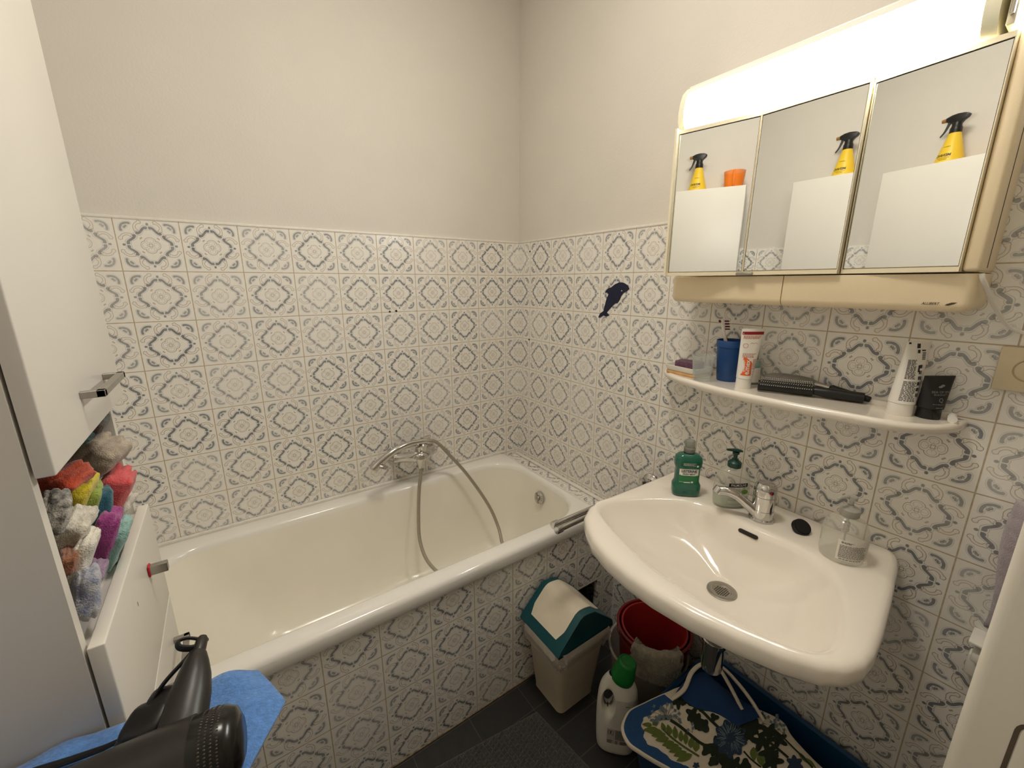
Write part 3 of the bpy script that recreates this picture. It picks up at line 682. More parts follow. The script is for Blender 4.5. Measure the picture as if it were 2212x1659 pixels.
# two hair brushes
hb = thing('hair_brush', 'black hair brush with long handle lying at the front of the shelf', 'hair brush', (-.07,-1.28,SZ))
A0, A1 = V((-.098,-1.196,SZ+.0155)), V((-.052,-1.300,SZ+.0155)); A2 = V((-.022,-1.392,SZ+.0135)); ax = (A1-A0).normalized(); sd_ = ax.cross(V((0,0,1))).normalized()
if sd_.dot(Nd) < 0: sd_ = -sd_
g = Geo(); g.tube([A0, A0.lerp(A1,.03), A0.lerp(A1,.5), A0.lerp(A1,.95), A1], lambda t: .0135*min(1, .75+t*8, .6+(1-t)*6), 16, 3, flat=.9); obj('brush_head', g, M['black'], hb, sharp=50)
g = Geo(); g.tube([A1, A1.lerp(A2,.12), A1.lerp(A2,.4), A1.lerp(A2,.85), A1.lerp(A2,.97), A2], lambda t: .0085+.0035*min(1,t*3)-.004*max(0,t-.9)*10*.6, 14, 5); obj('handle', g, M['black'], hb)
g = Geo()
for row in range(5):
    q = math.radians(18 + row*24); dr_ = sd_*cos(q) + V((0,0,sin(q)))
    for i in range(24):
        s = A0.lerp(A1, .04+.92*i/23) + dr_*.012; g.tube([s, s+dr_*.0085], .0006, 5, 1)
obj('bristles', g, M['black'], hb, smooth=False)
g = Geo()
for row in range(5):
    q = math.radians(18 + row*24); dr_ = sd_*cos(q) + V((0,0,sin(q)))
    for i in range(24): g.ell(A0.lerp(A1, .04+.92*i/23) + dr_*.0208, (V((.0012,0,0)), V((0,.0012,0)), V((0,0,.0012))), 6, 4)
obj('bristle_tips', g, mat('pale_tip', (200,196,186), .3), hb)
pb = thing('paddle_brush', 'grey cushioned hair brush with metal neck lying behind the black brush', 'hair brush', (-.04,-1.25,SZ))
B0, B1, B2, B3 = V((-.050,-1.184,SZ+.026)), V((-.022,-1.298,SZ+.024)), V((-.0175,-1.322,SZ+.021)), V((-.0145,-1.402,SZ+.0105)); ax = (B1-B0).normalized(); up_ = V((-.42,-.25,.85)); up_ = (up_-ax*up_.dot(ax)).normalized(); wx = ax.cross(up_)
g = Geo(); g.ell(B0.lerp(B1,.5), (ax*.060, up_*.0125, wx*.0225), 22, 10, .75); obj('brush_head', g, mat('grey_cushion', (104,100,92), .6, vary=.08), pb)
g = Geo(); g.tube([B1-ax*.006, B1+ax*.004, B2], lambda t: .009-.002*t, 14, 4); obj('metal_neck', g, M['steel'], pb)
g = Geo(); g.tube([B2, B2.lerp(B3,.1), B2.lerp(B3,.4), B2.lerp(B3,.9), B3], lambda t: .0075+.004*min(1,t*5)-.006*t, 12, 5); obj('handle', g, M['rubber'], pb)

# ------------------------------------------------------------------ things on the wash basin
BZ = .8368
def bottle_rings(b, prof, wd, nd, e=.7, n=40):
    """prof: (half width, half depth, z)"""
    return [[V(b)+wd*(w*math.copysign(abs(cos(q))**e, cos(q)))+nd*(d*math.copysign(abs(sin(q))**e, sin(q)))+V((0,0,z)) for q in [2*PI*i/n for i in range(n)]] for w, d, z in prof]
def front_fn(b, w, d, wd, nd, e, off=.0005):
    def fn(a, z):
        k = max(-.995, min(.995, a/w)); c = abs(k)**(1/e); return V(b)+wd*a+nd*(d*max(0, 1-c*c)**(e/2)+off)+V((0,0,z))
    return fn
mwp = (-.163,-1.066,BZ); wd = Matrix.Rotation(math.radians(-8),3,'Z')@Wd; nd = Matrix.Rotation(math.radians(-8),3,'Z')@Nd
mw_ = thing('mouthwash_bottle', 'green mouthwash bottle with clear cap on the left corner of the basin', 'bottle', mwp)
green = mat('green_liquid', (44,120,98), .08, trans=.45, ior=1.3, vary=.05, coat=.5)
obj('bottle_body', Geo().loft(bottle_rings(mwp, [(.032,.016,0),(.037,.021,.003),(.0385,.023,.010),(.0385,.023,.034),(.034,.0205,.043),(.0335,.020,.048),(.0335,.020,.085),(.037,.0225,.092),(.0375,.023,.108),(.035,.021,.119),(.026,.017,.126),(.0125,.0125,.129)], wd, nd, .62)), green, mw_, sharp=60)
obj('neck_ring', Geo().lathe([(.013,.127),(.0145,.129),(.0145,.132)], mwp, n=26), mat('dark_green', (12,44,38), .4), mw_)
cp = obj('bottle_cap', Geo().lathe([(.0145,.132),(.0150,.134),(.0150,.145),(.0138,.146),(.0138,.148),(.0142,.149),(.0138,.164),(.0125,.166),(.001,.166)], mwp, n=30), mat('frosted_plastic', (176,180,172), .2, trans=.6, ior=1.2, vary=.06), mw_)
fn = front_fn(mwp, .0335, .0200, wd, nd, .62)
g = Geo(); quad(g, fn, -.026,.026,.066,.0865,8); la = obj('label', g, mat('label_white', (232,232,222), .4), mw_, smooth=False)
g = Geo()
for i in range(16):
    a, c = -.026+.052*i/16, -.026+.052*(i+1)/16; zt = lambda a: .068 - .006*(1-abs(a)/.026)**.7*(.7+.3*sin(a*900))
    g.add([fn(a,.044)+nd*.0003, fn(c,.044)+nd*.0003, fn(c,zt(c))+nd*.0003, fn(a,zt(a))+nd*.0003], [[0,1,2,3]])
obj('label_leaf', g, mat('label_green', (38,120,70), .4), la, smooth=False)
fl = lambda a, z: fn(a, z) + nd*.0007
g = Geo(); lettering(g, 'LISTERINE', .0112, lambda a, b: fl(a, b+.0795), bold=.022, sx=.86); obj('lettering', g, mat('navy_print', (26,24,62), .5), la, smooth=False)
g = Geo(); lettering(g, 'FRESH MINT', .0074, lambda a, b: fl(a, b+.0705), bold=.018, sx=.86); obj('lettering', g, mat('green_print', (20,66,48), .5), la, smooth=False)
f2 = front_fn(mwp, .037, .0226, wd, nd, .62, .0008)
g = Geo(); quad(g, f2, -.024,.027,.094,.108,6); lc = obj('top_label', g, mat('deep_green_label', (14,84,62), .4), mw_, smooth=False)
g = Geo(); f3 = lambda a, z: f2(a, z)+nd*.0003; lines(g, f3, -.018,.016,.106,.097,3,.35,31); quad(g, f3, .018,.0235,.0945,.0995); lines(g, lambda a, b: fl(a, b), -.024,.0,.0475,.0455,1,.5,32); quad(g, fl, -.012,.005,.0445,.0470); quad(g, fl, .007,.0125,.0445,.0495)
obj('small_print', g, mat('label_white', (232,232,222), .4), lc, smooth=False)

spn = (-.116,-1.172,BZ)
so = thing('soap_dispenser', 'clear hand soap dispenser with dark green pump behind the tap spout', 'soap dispenser', spn)
prof = [(.036,.020,0),(.043,.025,.004),(.0455,.027,.012),(.0475,.028,.050),(.0475,.028,.062),(.045,.027,.080),(.038,.024,.097),(.026,.019,.108),(.015,.0145,.113),(.0145,.0145,.116)]
obj('bottle_body', Geo().loft(bottle_rings(spn, prof, Wd, Nd, .85)), M['clear'], so, sharp=60)
obj('liquid_soap', Geo().loft(bottle_rings(spn, [(w-.0022,d-.0022,z+.0015) for w, d, z in prof[:3]] + [(.0442,.0252,.034)], Wd, Nd, .85)), mat('pale_green_soap', (176,190,172), .3, vary=.02), so, sharp=60)
dg = mat('dark_green_plastic', (16,62,52), .35, vary=.05)
obj('pump_collar', Geo().lathe([(.0165,.114),(.0172,.116),(.0172,.127),(.0145,.130),(.0095,.133),(.0085,.137)], spn, n=28), dg, so)
pu = obj('pump_head', Geo().lathe([(.0052,.136),(.0052,.150),(.0085,.151),(.0085,.157)], spn, n=20), dg, so)
g = Geo(); c = V(spn)+V((0,0,.159)); dd = -Wd*.93+Nd*.1
g.loft([[c+dd*(x)+V((0,0,z+k*.0035*cos(q))) + dd.cross(V((0,0,1)))*(w*sin(q)) for q in [2*PI*i/14 for i in range(14)]] for x, z, w, k in ((-.020,-.001,.002,.4),(-.016,.000,.008,.9),(-.004,.002,.0105,1.2),(.010,.0035,.008,1.1),(.022,.0050,.0048,.9),(.0285,.0055,.0038,.8))])
obj('pump_spout', g, dg, pu)
fn = front_fn(spn, .0475, .028, Wd, Nd, .85)
g = Geo(); quad(g, fn, -.022,.029,.066,.077,8); lp = obj('label', g, mat('label_black', (14,22,20), .4), so, smooth=False)
g = Geo(); f4 = lambda a, z: fn(a, z)+Nd*.0004; lettering(g, 'PALMOLIVE', .0098, lambda a, b: f4(a+.0035, b+.0715), bold=.012, sx=.83); lines(g, fn, -.006,.015,.0635,.061,1,.6,41); lines(g, fn, -.020,.024,.026,.018,3,.35,42)
obj('lettering', g, M['white'], lp, smooth=False)
g = Geo(); g.ell(fn(.022,.052), (Wd*.0085, V((0,0,.007)), Nd*.0005), 16, 4); obj('olive_print', g, mat('olive_green', (120,160,60), .5), lp)

stp = (-.100,-1.343,BZ)
g = Geo(); Mt = Matrix.Translation(V(stp)+V((0,0,.0155))) @ Matrix.Rotation(math.radians(63),4, Wd)
b = bmesh.new(); bmesh.ops.create_cone(b, cap_ends=True, segments=32, radius1=.0215, radius2=.0195, depth=.013); bmesh.ops.bevel(b, geom=[e for e in b.edges if len(e.link_faces) == 2 and abs(e.verts[0].co.z-e.verts[1].co.z) < 1e-5], offset=.002, segments=2, affect='EDGES')
b.transform(Matrix.Translation(V(stp)+V((0,0,.0125))) @ Matrix.Rotation(math.radians(38),4, Wd)); g.bm(b); b.free()
tag(obj('sink_plug', g, M['rubber'], loc=stp), 'round black rubber plug lying on the back of the basin', 'plug')

clp = (-.128,-1.434,BZ)
cl = thing('pump_bottle', 'empty clear pump bottle with white printed label on the right of the basin', 'bottle', clp)
obj('bottle_body', Geo().lathe([(.001,.001),(.036,0),(.041,.003),(.0425,.010),(.0425,.064),(.0405,.075),(.034,.088),(.024,.097),(.0165,.101),(.0160,.110)], clp, n=44), M['clear'], cl, sharp=60)
fz = mat('frosted_pump', (226,224,214), .3, trans=.55, ior=1.2)
obj('pump_collar', Geo().lathe([(.0175,.101),(.0185,.103),(.0185,.117),(.016,.120),(.007,.122),(.006,.126)], clp, n=28), fz, cl)
pu = obj('pump_head', Geo().lathe([(.0042,.125),(.0042,.138),(.009,.139),(.0095,.147),(.006,.149)], clp, n=20), fz, cl)
g = Geo(); c = V(clp)+V((0,0,.1445)); g.tube([c, c-Wd*.012+V((0,0,.001)), c-Wd*.026+V((0,0,.000)), c-Wd*.032-V((0,0,.004))], .0036, 10, 4); obj('pump_spout', g, fz, pu)
g = Geo()
for i in range(5): g.lathe([(.0055,.062+i*.0045),(.0062,.064+i*.0045),(.0055,.066+i*.0045)], clp, n=14, cap0=False, cap1=False)
obj('pump_spring', g, M['steel'], pu); obj('dip_tube', Geo().cyl(V(clp)+V((.002,0,.006)), V(clp)+V((0,0,.10)), .0022, n=8), fz, pu)
def cylfn(b, r, ang0=0., off=.0004):
    def fn(a, z):
        q = a/r; d = Wd*sin(q)+Nd*cos(q); return V(b)+d*(r+off)+V((0,0,z))
    return fn
fn = cylfn(clp, .0425)
g = Geo(); quad(g, fn, -.040,.046,.012,.060,16); lb = obj('label', g, mat('label_offwhite', (228,224,214), .45), cl, smooth=False)
fq = cylfn(clp, .0425, off=.0008)
g = Geo(); lines(g, fq, -.034,-.012,.0565,.0525,2,.6,51); lines(g, fq, -.036,.022,.049,.018,15,.42,52); lines(g, fq, -.034,.016,.0165,.0135,1,.5,53)
for i in range(12):
    q0, q1 = 2*PI*i/12, 2*PI*(i+1)/12; g.add([fq(.036+r*cos(q)*.7, .041+r*sin(q)) for r, q in ((.0042,q0),(.0042,q1),(.0030,q1),(.0030,q0))], [[0,1,2,3]])
obj('small_print', g, mat('grey_text', (84,82,80), .5), lb, smooth=False)

# ------------------------------------------------------------------ dolphin sticker
dp = [(-.6563,1.4354),(-.6716,1.4273),(-.6788,1.4161),(-.6669,1.4079),(-.6527,1.4011),(-.6429,1.3894),(-.6374,1.3759),(-.6273,1.3639),(-.6185,1.3635),(-.6057,1.3545),(-.5886,1.3383),(-.5777,1.3273),(-.5924,1.3177),(-.5765,1.3115),(-.5620,1.3159),(-.5458,1.3060),(-.5360,1.3071),(-.5447,1.3219),(-.5609,1.3316),(-.5665,1.3529),(-.5740,1.3791),(-.5822,1.3947),(-.5748,1.4014),(-.5653,1.4029),(-.5761,1.4150),(-.5961,1.4220),(-.6111,1.4320),(-.6303,1.4386),(-.6454,1.4386)]
g = Geo(); g.loft([[V((x, y, z)) for y, z in dp] for x in (-.0002, -.0022)])
ds = tag(obj('dolphin_sticker', g, mat('navy_felt', (14,20,52), .55, vary=.25, scale=120), loc=(0,-.6,1.37), smooth=False), 'dark blue dolphin sticker on the tiles left of the mirror cabinet', 'sticker')
g = Geo(); y, z = -.6456, 1.4092; g.ell((-.0026,y,z), (V((.0003,0,0)), V((0,.0022,0)), V((0,0,.0022))), 10, 4); obj('eye', g, M['white'], ds)
# ------------------------------------------------------------------ tall cabinet with towels
XF, YN, YF, CT = -1.365, -1.106, -.735, 1.895
tc_ = thing('tall_cabinet', 'tall narrow white bathroom cabinet at the foot of the tub', 'cabinet', (-1.49, -.92, 0))
CX0, CX1 = XC+.001, XF-.018
g = Geo(); g.box(CX0, CX1, YN, YN+.015, 0, CT-.002); g.box(CX0, CX1, YF-.015, YF, 0, CT-.002); g.box(CX0, CX1, YN+.0002, YF-.0002, CT-.016, CT)
g.box(CX0, CX0+.006, YN+.015, YF-.015, .06, CT-.016)
obj('carcass', g, M['cab'], tc_, smooth=False)
for x1, z0, z1, nm in ((CX1+.002, 1.020, 1.036, 'shelf_board'), (CX1-.006, 1.262, 1.278, 'shelf_board'), (CX1-.03, 0, .06, 'plinth')): obj(nm, Geo().box(CX0+.006, x1, YN+.015, YF-.015, z0, z1), M['cabin'], tc_, smooth=False)
def front(nm, z0, z1):
    return obj(nm, Geo().box(XF-.0155, XF, YN+.001, YF-.001, z0, z1, .0018, 3), M['cab'], tc_)
def handle(p, y0, y1, z, hx=.024):
    g = Geo()
    for y in (y0, y1): g.box(XF-.0005, XF+hx, y-.0045, y+.0045, z-.0045, z+.0045, .0008, 1)
    g.box(XF+hx-.009, XF+hx, y0-.0045, y1+.0045, z-.0045, z+.0045, .0008, 1)
    return obj('handle', g, M['steel'], p)
ud = front('door', 1.249, CT-.003); handle(ud, -.966, -.838, 1.302)
d1 = front('drawer', .8485, 1.0435)
g = Geo(); g.box(XF-.0005, XF+.026, -.856, -.844, .966, .982, .0015, 2); hs_ = obj('handle_stub', g, M['steel'], d1)
obj('rubber_band', Geo().box(XF+.0002, XF+.0035, -.8578, -.8422, .9642, .9838, .002, 2), mat('red_rubber', (190,30,50), .5), hs_)
obj('scratch', Geo().ell((XF+.0001, -.950, .982), (V((.0002,0,0)), V((0,.0016,.001)), V((0,-.0005,.0045))), 8, 4), mat('brown_scratch', (110,84,60), .7), d1)
d2_ = front('drawer', .620, .8455); handle(d2_, -.905, -.790, .782)
front('drawer', .345, .617); front('drawer', .065, .342)

def terry(nm, col, col2=None, scale=55, vary=.18):
    return mat(nm, col, .95, vary=vary, scale=scale, bump=1., bscale=520, sheen=.4, col2=col2)
def towel(label, C0, A, Bv, dep, m, e=.5, fold=True, ns=.0050, name='face_cloth', grp='washcloths in the open compartment'):
    C0, A, Bv = V(C0), V(A), V(Bv); D = A.cross(Bv).normalized()*dep
    A = A*1.06; Bv = Bv*1.14; g = Geo(); g.ell(C0, (Bv, D, A), 44, 30, e)
    def wob(p):
        d = p - C0; u = d.dot(Bv.normalized())/Bv.length; k = d.dot(A.normalized())/A.length
        n = noise.noise(p*38+V((C0.x*90, C0.y*70, 0)))*ns + noise.noise(p*160)*ns*.3 + noise.noise(p*420)*ns*.24
        q = p + d.normalized()*n
        if fold:                                             # the folded edges: a groove running along the cloth
            s = d.dot(D.normalized())/dep
            for u0 in (-.38, .30): q -= (d.normalized()*Bv.length*.26)*math.exp(-((u-u0-.12*sin(k*3+C0.x*300))/.13)**2)
            q -= Bv.normalized()*(u*.16*Bv.length*math.exp(-((s-.15)/.22)**2))
            q += A*(.10*noise.noise(V((u*3, s*3, C0.y*50))))
        return q
    g.each(wob)
    return tag(obj(name, g, m, loc=C0 - V((0,0,Bv.length)), sharp=180), label, 'towel', grp)
NP = noise
cream2 = terry('terry_cream', (216,208,192))
TW = [
 ('bright yellow folded washcloth near the middle of the towel pile',(-1.400,-.935,1.158),(-.014,.002,-.026),(.0105,0,-.005),.026,terry('terry_yellow',(214,196,44))),
 ('lime green folded washcloth between the yellow and the teal ones',(-1.398,-.912,1.127),(-.013,-.001,-.036),(.0085,.001,-.003),.026,terry('terry_lime',(146,164,70))),
 ('dark teal blue folded washcloth between lime green and magenta ones',(-1.395,-.909,1.111),(-.012,-.004,-.042),(.0135,.002,-.004),.028,terry('terry_teal',(34,90,110))),
 ('magenta folded washcloth at the front of the towel pile',(-1.386,-.934,1.090),(-.015,0,-.036),(.0115,.001,-.005),.027,terry('terry_magenta',(156,62,132))),
 ('pale aqua folded washcloth lowest at the front edge of the compartment',(-1.381,-.931,1.073),(-.018,.002,-.034),(.0105,0,-.004),.024,terry('terry_aqua',(140,182,174))),
 ('dark chocolate brown washcloth peeping out beside the aqua one',(-1.379,-.902,1.056),(-.007,-.002,-.018),(.005,0,-.001),.018,terry('terry_brown',(62,36,30))),
 ('coral pink rolled washcloth at the right side of the pile',(-1.389,-.811,1.113),(-.016,.004,-.026),(.0155,-.001,-.010),.034,terry('terry_coral',(214,84,86))),
 ('beige grey bath towel folded over near the top of the pile',(-1.405,-.806,1.165),(-.031,.012,-.026),(.0150,-.002,-.017),.032,terry('terry_greybeige',(164,148,130), (190,176,158))),
 ('dark green folded washcloth at the top of the pile under the door',(-1.410,-.800,1.188),(-.019,.008,-.015),(.0085,-.001,-.010),.026,terry('terry_darkgreen',(54,84,80))),
 ('blue green folded washcloth highest at the right under the door',(-1.400,-.782,1.216),(-.012,.003,-.016),(.0105,0,-.008),.022,terry('terry_bluegreen',(86,106,100),(120,96,88))),
 ('orange red washcloth directly below the upper door edge',(-1.405,-.950,1.191),(-.021,.011,-.009),(.006,-.002,-.012),.026,terry('terry_orange',(190,72,40))),
 ('black and white patterned washcloth at the left side of the pile',(-1.400,-1.018,1.178),(-.007,-.002,-.020),(.0110,.002,-.004),.024,terry('terry_blackwhite',(40,40,38),(206,200,190),110,.3)),
 ('cream checked washcloth below the yellow one',(-1.396,-1.000,1.141),(-.013,.002,-.021),(.0125,0,-.006),.026,terry('terry_check',(206,198,182),(226,220,206),150)),
 ('white bumpy washcloth standing at the left front of the pile',(-1.388,-1.017,1.112),(-.012,.001,-.026),(.0085,0,-.003),.026,terry('terry_white',(226,220,208))),
 ('white washcloth with blue border at the left bottom of the pile',(-1.384,-1.050,1.082),(-.006,-.004,-.026),(.0100,.002,-.002),.024,terry('terry_blueborder',(216,214,212),(110,122,160),70,.2)),
 ('lilac washcloth beside the magenta one',(-1.388,-1.000,1.072),(-.007,.001,-.014),(.0085,0,-.004),.024,terry('terry_lilac',(150,122,152))),
 ('rust brown washcloth between cream and white ones at the left',(-1.394,-1.036,1.122),(-.004,-.001,-.012),(.0070,.001,-.002),.022,terry('terry_rust',(150,96,68))),
 ('white washcloth under the coral pink roll',(-1.397,-.790,1.073),(-.014,.005,-.018),(.0130,-.002,-.012),.026,terry('terry_white2',(214,208,196))),
 ('taupe washcloth behind the yellow one',(-1.415,-.896,1.160),(-.010,.001,-.016),(.0130,.001,-.006),.026,terry('terry_taupe',(140,124,118))),
]
for a in TW: towel(*a)
g = Geo(); g.ell((-1.515,-.920,1.098), (V((.088,0,0)), V((0,.160,0)), V((0,0,.0615))), 40, 24, .35)
g.each(lambda p: p + (p-V((-1.515,-.920,1.098)))*.05*noise.noise(p*30))
tag(obj('bath_towel', g, terry('terry_grey', (150,142,132)), loc=(-1.515,-.92,1.036), sharp=180), 'large folded grey bath towel at the back of the open compartment', 'towel')

# on top of the cabinet, seen only in the mirrors
sb_ = (-1.560,-.866,CT)
sb = thing('spray_bottle', 'yellow spray bottle with black trigger on top of the tall cabinet', 'spray bottle', sb_)
bdy = obj('bottle_body', Geo().lathe([(.001,0),(.047,0),(.0505,.003),(.0515,.010),(.0500,.024),(.0465,.030),(.0455,.034),(.0195,.136),(.0165,.142),(.0150,.146)], sb_, n=40), mat('yellow_plastic', (232,196,52), .4, vary=.03), sb, sharp=50)
g = Geo(); b0 = V(sb_)
def conefn(a, z):
    r = .0455 + (z-.034)*(.0195-.0455)/(.136-.034) + .0006; q = (a)/r + .10
    return b0 + V((cos(q)*r, sin(q)*r, z))
lettering(g, 'MENNO', .0150, lambda a, b: conefn(a+.004, b+.052), bold=.025, sx=.95)
lines(g, conefn, -.020,.026,.0432,.0405,1,.6,61); lines(g, conefn, -.014,.022,.0372,.0345,1,.6,62); lines(g, conefn, -.012,.014,.087,.0835,1,.6,63)
obj('lettering', g, mat('black_print2', (30,26,24), .5), bdy, smooth=False)
bk_ = M['black']
g = Geo(); g.lathe([(.0185,.138),(.0195,.140),(.0190,.158),(.0165,.162),(.0150,.178)], sb_, n=26)
hp = [(-.036,.199),(-.032,.190),(-.020,.181),(-.014,.172),(-.0135,.155),(.0135,.155),(.0140,.172),(.018,.180),(.030,.183),(.036,.187),(.037,.201),(.020,.208),(.0,.2105),(-.020,.208),(-.032,.204)]
g.loft([[b0 + V((s*w, y, z)) for y, z in hp] for s, w in ((-1,.0095),(-.0,.0),(1,.0095))] if False else [[b0 + V((x, y*k, .185+(z-.185)*k)) for y, z in hp] for x, k in ((-.0105,.86),(-.0085,.98),(.0085,.98),(.0105,.86))])
obj('spray_head', g, bk_, sb, sharp=40)
g = Geo(); g.tube([b0+V((0,.024,.184)), b0+V((0,.029,.168)), b0+V((0,.036,.150)), b0+V((0,.047,.134))], lambda t: .0058-.0032*t, 8, 5, flat=1.3); obj('trigger', g, bk_, sb)
g = Geo(); g.cyl(b0+V((0,.034,.1945)), b0+V((0,.050,.1940)), .0078, .0070, 16); obj('nozzle', g, mat('brown_nozzle', (150,108,52), .4), sb)
ocp = (-1.555,-1.042,CT)
oc = thing('measuring_cup', 'translucent orange plastic cup beside the yellow spray bottle', 'cup', ocp)
orange = mat('orange_plastic', (252,146,44), .25, alpha=.62, vary=.04)
obj('cup_body', Geo().lathe([(.001,0),(.040,0),(.0415,.002),(.0505,.100),(.0515,.102),(.0495,.102),(.040,.004),(.001,.003)], ocp, n=40), orange, oc, sharp=50)
g = Geo(); c0 = V(ocp); g.tube([c0+V((.0485,.002,.094)), c0+V((.066,.001,.092)), c0+V((.070,0,.060)), c0+V((.060,-.001,.028)), c0+V((.0445,-.001,.022))], .0052, 8, 6, flat=1.4); obj('handle', g, orange, oc)

# ------------------------------------------------------------------ under the basin: bin, buckets, detergent, tub with bag, mat
bn = thing('swing_bin', 'beige plastic waste bin with dark teal swing lid beside the bath panel', 'waste bin', (-.37,-.80,0))
def br(z, k): 
    x0, x1, y0, y1 = -.443-.040*k, -.285+.030*k, -.868-.030*k, -.722+.010*k
    return rrect(x0, x1, y0, y1, .020+.012*k, z, 6)
obj('bin_body', Geo().loft([br(.0, .04), br(.004, 0), br(.10,.36), br(.20,.70), br(.290,1.), br(.290,.93), br(.10,.30)]), mat('beige_bin_plastic', (196,186,166), .5, vary=.03, bump=.06), bn, sharp=50)
film = mat('bin_liner_film', (224,216,204), .2, vary=.06, scale=60, coat=.8, alpha=.5, bump=.6, bscale=90)
NL = 120
def liner(k, j):
    z = .292 - .098*k; R_ = br(z, 1.0)
    return z
base = rrect(-.489, -.249, -.904, -.708, .035, 0, 29)
g = Geo(); rr_ = []
for lv in range(13):
    k = lv/12; ring = []
    for j, p in enumerate(base):
        a = j/len(base)*2*PI
        drop = .078 + .030*noise.noise(V((cos(a)*2.2, sin(a)*2.2, 3.1))) + .028*max(0, noise.noise(V((cos(a)*5, sin(a)*5, 1.7))))
        z = .300 - drop*k
        out = .0045 + .008*sin(PI*min(1, k*1.2)) + .013*noise.noise(V((p.x*46, p.y*46, z*26)))*k**.6 + .010*abs(noise.noise(V((p.x*110, p.y*110, z*70))))*k**.5
        c = V((-.369, -.806, 0)); d = (p-c).normalized(); sc = 1 - .13*k*0
        q = p + d*out - d*.016*k
        ring.append(V((q.x, max(-.935, q.y) if q.y < -.7 else min(q.y, -.697), z)))
    rr_.append(ring)
g.loft(rr_, False, False)
obj('bin_liner', g, film, bn, sharp=25)
teal = mat('teal_plastic', (20,76,84), .34, vary=.05)
LP = [(-.492,.296),(-.494,.302),(-.486,.316),(-.405,.398),(-.392,.404),(-.375,.404),(-.340,.397),(-.270,.336),(-.252,.318),(-.248,.306),(-.250,.296)]
g = Geo(); LR = []
for y, k in ((-.9035,.93),(-.9060,.975),(-.9055,.995),(-.897,1.0),(-.74,1.0),(-.714,1.0),(-.706,.99),(-.7025,.965)):
    LR.append([V((-.371+(x+.371)*(.97+.03*k), y, .296+(z-.296)*k)) for x, z in LP])
g.loft(LR)
ld = obj('swing_lid', g, teal, bn, sharp=32)
g = Geo()
def lidz(x):
    for (a, b), (c, d) in zip(LP[1:], LP[2:]):
        if a <= x <= c: return b + (d-b)*(x-a)/(c-a)
    return .3
FP = [-.474 + .190*i/24 for i in range(25)]
hw = lambda x: .077 - .010*max(0, abs(x+.379)-.070)/.02
g.grid(lambda u, v: V((FP[round(u*24)], -.8045 + (v*2-1)*(hw(FP[round(u*24)])), (lidz(FP[round(u*24)]-.006)+lidz(FP[round(u*24)])+lidz(FP[round(u*24)]+.006))/3 + .0035)), 24, 6, .003)
obj('flap', g, mat('cream_plastic', (226,216,196), .42, vary=.03), ld, sharp=40)
obj('bin_label', Geo().box(-.4725, -.4705, -.845, -.820, .214, .220, M=None), M['gapdark'], bn)

def bucket(nm, label, c, r0, r1, h, lip, m, wall_=.0022, z0=0.):
    c = V((c[0], c[1], z0))
    t = thing(nm, label, 'bucket', c)
    obj('bucket_body', Geo().lathe([(.001,0),(r0-.004,0),(r0,.004),(r1,h-.008),(r1+lip,h-.006),(r1+lip+.001,h-.001),(r1+lip-.001,h),(r1-.001,h),(r1-wall_-.001,h-.006),(r0-wall_,.007),(.001,.006)], c, n=56), m, t, sharp=40)
    return t
red = mat('dark_red_bucket', (112,22,26), .38, vary=.05)
tbk = bucket('clear_bucket', 'translucent grey bucket on the floor around the red buckets', (-.142,-.978), .108,.128,.205,.006, mat('translucent_plastic', (206,196,182), .28, alpha=.42, vary=.05))
rb = bucket('red_bucket', 'larger dark red bucket standing inside the translucent one', (-.135,-.990), .094,.117,.290,.006, red, z0=.0075)
obj('grip_edge', Geo().lathe([(.1195,.258),(.1225,.262),(.1225,.268),(.1215,.270)], (-.135,-.990,.0075), n=48, cap0=False, cap1=False), red, rb)
bucket('red_pail', 'smaller bright red bucket nested inside the larger dark red one', (-.137,-.992), .084,.1035,.284,.004, mat('red_bucket', (142,30,28), .38, vary=.05), z0=.0155)
# grey wash mitt hung over the rim
cm = V((-.137,-.992,.3)); 
def mitt(u, v):
    # u along the rim (in angle), v from inside over the rim down outside
    a = math.radians(186 + 70*u); s = v*.150 - .030
    rim_r, zr = .1225, .3015
    edge = .010*noise.noise(V((u*7, 1.3, 0)))
    if s < 0: r, z = rim_r - .010 + edge*.3, zr + .005 + s*.25 + .016*max(0, 1-u*4) + .012*max(0, u*4-3)
    elif s < .02: r, z = rim_r - .010 + s*1.1, zr + .005 + .003*sin(s/.02*PI)
    else:
        q = s-.02; r, z = rim_r + .012 - q*.06, zr + .005 - q - .022*u
    r += .004*noise.noise(V((u*5, v*5, 2))) + .0022*noise.noise(V((u*40, v*40, 5))) + (.0028*noise.noise(V((u*110, v*110, 9))) if v < .78 else 0)
    return V((cm.x + cos(a)*r, cm.y + sin(a)*r, z))
g = Geo(); g.grid(mitt, 130, 110, .004)
wm = tag(obj('wash_mitt', g, mat('grey_terry', (150,142,126), .95, vary=.16, scale=90, bump=1., bscale=420, sheen=.3), loc=(-.22,-1.07,.2), sharp=180), 'grey terry wash mitt hanging over the rim of the red bucket', 'wash mitt')
g = Geo()
for vv in (.80, .86): g.tube([mitt(u/20, vv) + V((cos(math.radians(186+70*u/20)), sin(math.radians(186+70*u/20)), 0))*.0012 for u in range(1, 20)], .0009, 6, 1)
obj('hem_seam', g, mat('dark_grey_thread', (92,86,76), .9), wm)
g = Geo(); q = mitt(.99, .88); g.tube([q, q+V((-.006,-.010,-.006)), q+V((-.004,-.012,-.022)), q+V((-.0,-.003,-.026)), q+V((0,0,-.012))], .0014, 6, 5); obj('hanging_loop', g, mat('grey_thread', (170,162,146), .9), wm)

